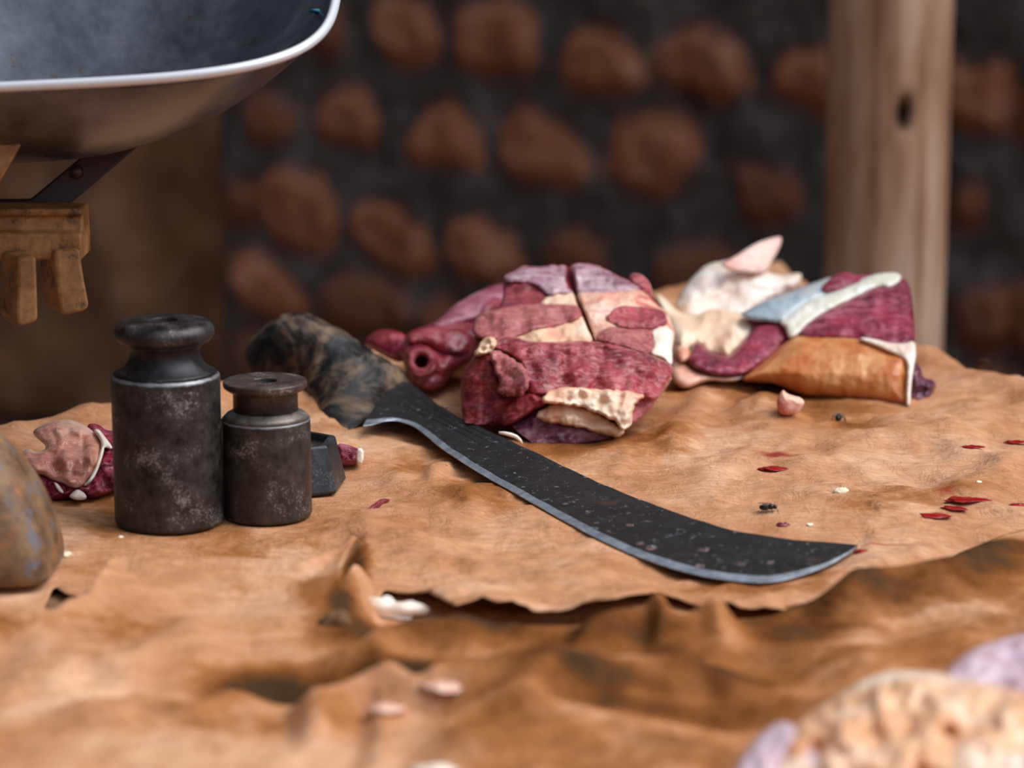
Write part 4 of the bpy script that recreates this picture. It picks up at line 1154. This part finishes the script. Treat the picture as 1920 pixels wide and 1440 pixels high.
    def plan(g, ex=4.0):
        cg, sg = math.cos(g), math.sin(g)
        return math.copysign(abs(cg) ** (2 / ex), cg), math.copysign(abs(sg) ** (2 / ex), sg)
    seg, rg = 128, 40
    V, F = [], []
    for side in (0, 1):
        for i in range(rg + 1):
            f = max(i / rg, 0.004)
            for k in range(seg):
                x, y = plan(2 * math.pi * k / seg)
                # the bowl goes from the square outline to a round floor
                g = 2 * math.pi * k / seg
                mixf = f ** 1.5
                x = x * mixf + math.cos(g) * (1 - mixf); y = y * mixf + math.sin(g) * (1 - mixf)
                z = -DP * (1 - f ** 2.4) - 0.0012 * side
                V.append(c + Rm @ np.array([AX * f * x, AY * f * y, z]))
    N = (rg + 1) * seg
    for i in range(rg):
        for k in range(seg):
            k2 = (k + 1) % seg
            a, b, d, e = i * seg + k, i * seg + k2, (i + 1) * seg + k2, (i + 1) * seg + k
            F.append((e, d, b, a)[::-1]); F.append((N + a, N + e, N + d, N + b))
    F.append(tuple(reversed(range(seg)))); F.append(tuple(N + k for k in range(seg)))
    for k in range(seg):
        k2 = (k + 1) % seg
        F.append((rg * seg + k, rg * seg + k2, N + rg * seg + k2, N + rg * seg + k))
    m = Mat('dull_pan_steel', 0.3, 0.9)
    n1 = m.noise(22, 5, 0.65)
    base = m.ramp(n1, [(0.3, srgb(92, 96, 104)), (0.6, srgb(124, 128, 136)), (0.8, srgb(148, 150, 156))])
    base = m.mix(m.ramp(m.noise(60, 5, 0.75), [(0.62, 0.0), (0.7, 0.8)]), base, srgb(120, 78, 46))
    m.color(base); m.rough(m.ramp(n1, [(0.3, 0.22), (0.7, 0.42)]))
    m.bump(m.noise(90, 4, 0.6), 0.15, 0.001)
    mesh_obj('bowl', V, F, m.m, p)
    rp = []
    for k in range(161):
        x, y = plan(2 * math.pi * k / 160)
        rp.append(c + Rm @ np.array([(AX + .001) * x, (AY + .001) * y, 0.0005]))
    mr = Mat('sky_lit_rim_steel', 0.35, 0.3); mr.color(srgb(222, 224, 230))  # near-white tone paints the sky's reflection onto the rim
    tube('rim', rp, 0.0027, mr.m, p, 14)
    def in_pan(fx, fy):
        f = math.hypot(fx, fy)
        return c + Rm @ np.array([AX * fx, AY * fy, -DP * (1 - f ** 2.4) + 0.001])
    sp = in_pan(0.62, -0.58)
    o = ellipsoid('meat_speck', in_pan(0.52, -0.52), (.0022, .002, .0016), M_FATP, None, 12, 8, .3, 3, loc=tuple(in_pan(0.52, -0.52)))
    tag(o, 'tiny pink meat speck stuck inside the steel pan', 'meat scrap')
    o = ellipsoid('teal_fleck', in_pan(0.93, -0.08), (.004, .004, .0012), simple('teal_flake', srgb(20, 110, 140)), None, 12, 8, .4, 6, 0.5, loc=tuple(in_pan(0.93, -0.08)))
    tag(o, 'teal blue fleck inside the right end of the steel pan', 'fleck')
    o = ellipsoid('black_fleck', in_pan(0.26, -0.52), (.005, .002, .0012), simple('black_flake', (0.01, 0.01, 0.01)), None, 12, 8, .4, 5, 0.5, loc=tuple(in_pan(0.26, -0.52)))
    tag(o, 'elongated black fleck lying inside the steel pan', 'fleck')
build_scale()

# ------------------------------------------------------------------ trimmings nearest the viewer
def build_near_heap():
    t = thing('fat_trimming', table(1750, 1500, 0), 'blurred heap of pale lumpy fat and lilac membrane, nearest thing at bottom right', 'fat')
    D = lambda X, Y: np.interp(Y, [1180, 1260, 1440, 1600], [1.17, 1.12, 1.02, 0.93])
    fo = mat_fat('peach_fat', srgb(206, 142, 94), srgb(232, 190, 154), srgb(250, 236, 222), srgb(206, 124, 76), 0.55, 18)
    li = mat_fat('lilac_membrane', srgb(184, 150, 164), srgb(206, 182, 194), srgb(230, 214, 222), srgb(196, 130, 136), 0.5, 22, 0.3)
    slab('fat_lobe', [(1430, 1600), (1440, 1420), (1500, 1345), (1570, 1305), (1640, 1262), (1720, 1255), (1800, 1268), (1920, 1290), (2100, 1330), (2100, 1600)], D, fo, t, T=.05, B=.03, e=90, step=5, bump=.003, wl=34, lump=.017, lwl=58, seed=80)
    slab('membrane', [(1340, 1600), (1368, 1450), (1425, 1372), (1475, 1345), (1530, 1395), (1560, 1470), (1560, 1600)], lambda X, Y: D(X, Y) - .006, li, t, T=.03, B=.015, e=40, step=5, bump=.003, wl=30, lump=.006, lwl=50, seed=81)
    slab('membrane', [(1755, 1280), (1800, 1228), (1850, 1206), (1920, 1186), (2010, 1178), (2100, 1300), (1960, 1330), (1880, 1305), (1820, 1300)], lambda X, Y: D(X, Y) + .006, li, t, T=.04, B=.015, e=40, step=5, bump=.003, wl=34, lump=.006, lwl=60, seed=82)
build_near_heap()

def surf(px, py, front=False):
    h = 0.0
    for _ in range(14):
        p = table(px, py, h)
        a = lambda v: np.array([[float(v)]])
        X1, Y1 = a(p[0]), a(p[1])
        PX1, PY1 = project(X1, Y1, np.full(X1.shape, TZ))
        hh = (h_front if front else h_main)(X1, Y1, PX1, PY1, a(1.0))[0]
        h = 0.5 * h + 0.5 * float(hh[0, 0])
    return h

def lump_thing(name, px, py, r, mat, label, cat, group=None, noise=.35, seed=1, rotz=0.0, h=0.0, flat=True):
    if h < 0.1 and name not in ('water_droplet',):
        h = surf(px, py, h > 0.0075)
    p = table(px, py, h)
    q = (float(p[0]), float(p[1]), TZ + h + r[2] * 0.10 + (0.0004 if name == 'blood_drop' else 0.0))
    o = ellipsoid(name, q, r, mat, None, 20, 12, noise, seed, rotz, loc=q, flat_bottom=flat)
    return tag(o, label, cat, group)

def build_small():
    z = crop(1200, 420, 3.2)
    o = slab('fat_scrap', z([(815, 1080), (830, 1030), (858, 990), (880, 1015), (920, 1030), (965, 1040), (992, 1070), (975, 1100), (945, 1140), (860, 1152), (835, 1140)]), float(tdepth(778, surf(1480, 776))) - 0.004, M_FATP, None, T=.02, B=.008, e=16, step=2, bump=.001, seed=90, sm=1, loc=tuple(table(1480, 775)))
    tag(o, 'small pink and white fat scrap lying in front of the skin-on cut', 'fat scrap')
    z = crop(440, 560, 3.43)
    t = thing('beef_scrap', table(670, 870), 'small red beef scrap with a white end, beside the hexagonal weight', 'meat scrap')
    slab('muscle', z([(650, 930), (715, 935), (770, 955), (805, 970), (815, 1060), (780, 1062), (735, 1082), (650, 1060)]), 1.60, M_CRIMSON, t, T=.015, B=.006, e=14, step=1.5, bump=.001, seed=91)
    slab('fat_edge', z([(778, 962), (832, 960), (829, 1063), (776, 1064)]), 1.597, M_FATW, t, T=.010, B=.003, e=5, step=1.0, bump=.0006, seed=92, sm=1)
    hs = surf(710, 945) + .001
    pts = [table(x, y, hs) for x, y in [(692, 957), (700, 952), (706, 949), (714, 942), (722, 939), (730, 938)]]
    o = tube('meat_shred', pts, [.0010, .0018, .0020, .0018, .0014, .0007], M_MUSCLE_D, None, 10, loc=tuple(pts[2]))
    tag(o, 'thin red meat shred on the paper between weights and machete', 'meat scrap')
    crumb = simple('white_crumb', srgb(240, 226, 196), 0.6)
    for px, py, r, lb in [(121, 1042, .0028, 'white crumb on the paper near the rusty scale base'), (1577, 923, .0030, 'white crumb on the paper right of the machete, above its tip'),
                          (226, 1008, .0012, 'tiny white crumb beside the foot of the tall weight'), (1518, 985, .0014, 'tiny pale crumb between the red meat bit and machete tip'), (1835, 905, .0014, 'tiny pale crumb near the right border of the paper')]:
        lump_thing('crumb', px, py, (r * 1.4, r, r * .8), crumb, lb, 'crumb', 'crumbs on the brown paper', .3, int(px), .4, .004)
    lump_thing('meat_bit', 1468, 985, (.0038, .0026, .0014), M_CRIMSON, 'tiny crimson meat bit on the paper above the machete tip', 'meat scrap', None, .4, 7, .2, .004)
    lump_thing('meat_bit', 1426, 901, (.0016, .0012, .001), M_FATP, 'tiny pink meat bit just below the red blood streak', 'meat scrap', None, .4, 8, .2, .004)
    # flies
    fb = simple('fly_body', srgb(22, 22, 24), 0.25)
    fw = Mat('fly_wing', 0.15); fw.color(srgb(90, 90, 96)); fw.b.inputs['Alpha'].default_value = 0.55
    for px, py, rz, s, lb in [(1441, 960, 0.1, 1.3, 'black fly sitting on the paper above the machete tip'), (1572, 791, 1.4, 1.5, 'black fly on the paper below the skin-on beef cut'), (1430, 735, 0.5, 1.2, 'dark fly in the shade under the skin-on beef cut')]:
        hs = surf(px, py)
        p = table(px, py, hs)
        L = (float(p[0]), float(p[1]), TZ + hs)
        f = thing('fly', L, lb, 'fly')
        cz, sz = math.cos(rz), math.sin(rz)
        R = lambda x, y, z_: (L[0] + s * (x * cz - y * sz), L[1] + s * (x * sz + y * cz), L[2] + s * z_)
        ellipsoid('abdomen', R(-.0018, 0, .0022), (.0024 * s, .0015 * s, .0014 * s), fb, f, 14, 8, rotz=rz)
        ellipsoid('thorax', R(.0010, 0, .0024), (.0015 * s, .0013 * s, .0013 * s), fb, f, 14, 8, rotz=rz)
        ellipsoid('head', R(.0028, 0, .0023), (.0009 * s, .0012 * s, .0010 * s), simple('fly_eye', srgb(60, 16, 14), 0.3), f, 12, 8, rotz=rz)
        for sg in (-1, 1):
            ellipsoid('wing', R(-.0016, sg * .0013, .0036), (.0032 * s, .0011 * s, .00008), fw.m, f, 14, 6, rotz=rz + sg * -.25)
            for k in (-1, 0, 1):
                tube('leg', [R(.001 + k * .0008, sg * .0008, .0018), R(.001 + k * .0020, sg * .0022, .0024), R(.001 + k * .0028, sg * .0032, .0001)], .00018, fb, f, 6)
    # blood drops
    mb = Mat('wet_blood', 0.22); mb.color(srgb(150, 14, 12)); mb.b.inputs['Specular IOR Level'].default_value = 0.35
    for px, py, rx, rz, lb in [(1452, 880, .009, .05, 'long blood streak on the paper right of the beef chunk'), (1823, 840, .0065, -.1, 'small narrow blood drop above the blood puddle at right'), (1905, 831, .008, 0, 'blood drop cut by the right border of the photo'),
                               (1812, 939, .0115, .06, 'largest blood puddle on the paper at the right'), (1790, 955, .007, -.3, 'blood drop just below left of the largest puddle'), (1752, 969, .0085, 0, 'lowest blood drop of the cluster at the right'),
                               (1909, 949, .005, 0, 'small blood drop right of the largest puddle'), (1613, 1036, .0045, .2, 'blood drop touching the tip of the machete')]:
        lump_thing('blood_drop', px, py, (rx, rx * .55, .0009), mb.m, lb, 'blood', 'blood drops on the brown paper', .45, int(px), rz, .0046)
    # clear droplets standing on the blade
    mw = Mat('clear_droplet', 0.03); mw.color((0.9, 0.95, 1.0)); mw.b.inputs['Transmission Weight'].default_value = 1.0; mw.b.inputs['IOR'].default_value = 1.33
    for px, py, r in [(832, 765, .0034), (785, 740, .0028), (845, 800, .0018), (1220, 1028, .0038), (1318, 1032, .0042), (1200, 1020, .0030), (1182, 985, .0026), (1312, 1062, .0030), (1390, 1058, .0034), (1444, 1055, .0028), (1280, 988, .0020), (1202, 945, .0018), (1060, 945, .0020), (1340, 1000, .0018), (1150, 955, .0018)]:
        h = float(blade_h(px)) + 0.0008
        p = table(px, py, h)
        o = ellipsoid('water_droplet', p, (r, r * .75, r * .34), mw.m, None, 16, 10, .15, int(px), 0, loc=tuple(p), flat_bottom=True)
        tag(o, 'clear droplet standing on the black machete blade', 'droplet', 'droplets on the machete blade')
    # scraps caught in the folds of the near sheet
    lump_thing('fat_scrap', 735, 1150, (.016, .007, .006), M_FATW, 'white scrap in the paper folds left of the torn edge', 'fat scrap', None, .5, 21, -.2, .008)
    lump_thing('fat_scrap', 835, 1288, (.009, .007, .0016), M_FATP, 'blurred pale scrap in the dark stained fold, upper of two', 'fat scrap', None, .5, 22, .3, .008)
    lump_thing('fat_scrap', 725, 1330, (.008, .006, .0016), M_FATP, 'blurred pale scrap in the dark stained fold, lower of two', 'fat scrap', None, .5, 23, .1, .008)
    lump_thing('fat_scrap', 815, 1452, (.012, .005, .003), M_FATW, 'white scrap cut off by the bottom border of the photo', 'fat scrap', None, .4, 24, 0, .008)
    lump_thing('dirt_clod', 632, 1176, (.0075, .007, .007), simple('grey_brown_dirt', srgb(110, 74, 46), .9), 'brown clod on the paper left of the white scrap', 'clod', None, .5, 25, 0, .008)
    lump_thing('meat_bit', 90, 978, (.0018, .0015, .0012), M_CRIMSON, 'tiny dark meat bit on the paper beside the rusty scale base', 'meat scrap', None, .4, 26, 0, .002)
    p0, p1 = table(1828, 690, .004), table(1852, 676, .012)
    o = tube('twig', [p0, (p0 + p1) / 2 + np.array([0, 0, .002]), p1], [.0018, .0022, .0012], simple('dark_twig', srgb(60, 42, 30), .9), None, 8, loc=tuple(p0))
    tag(o, 'short dark twig at the right rear edge of the paper', 'twig')
build_small()
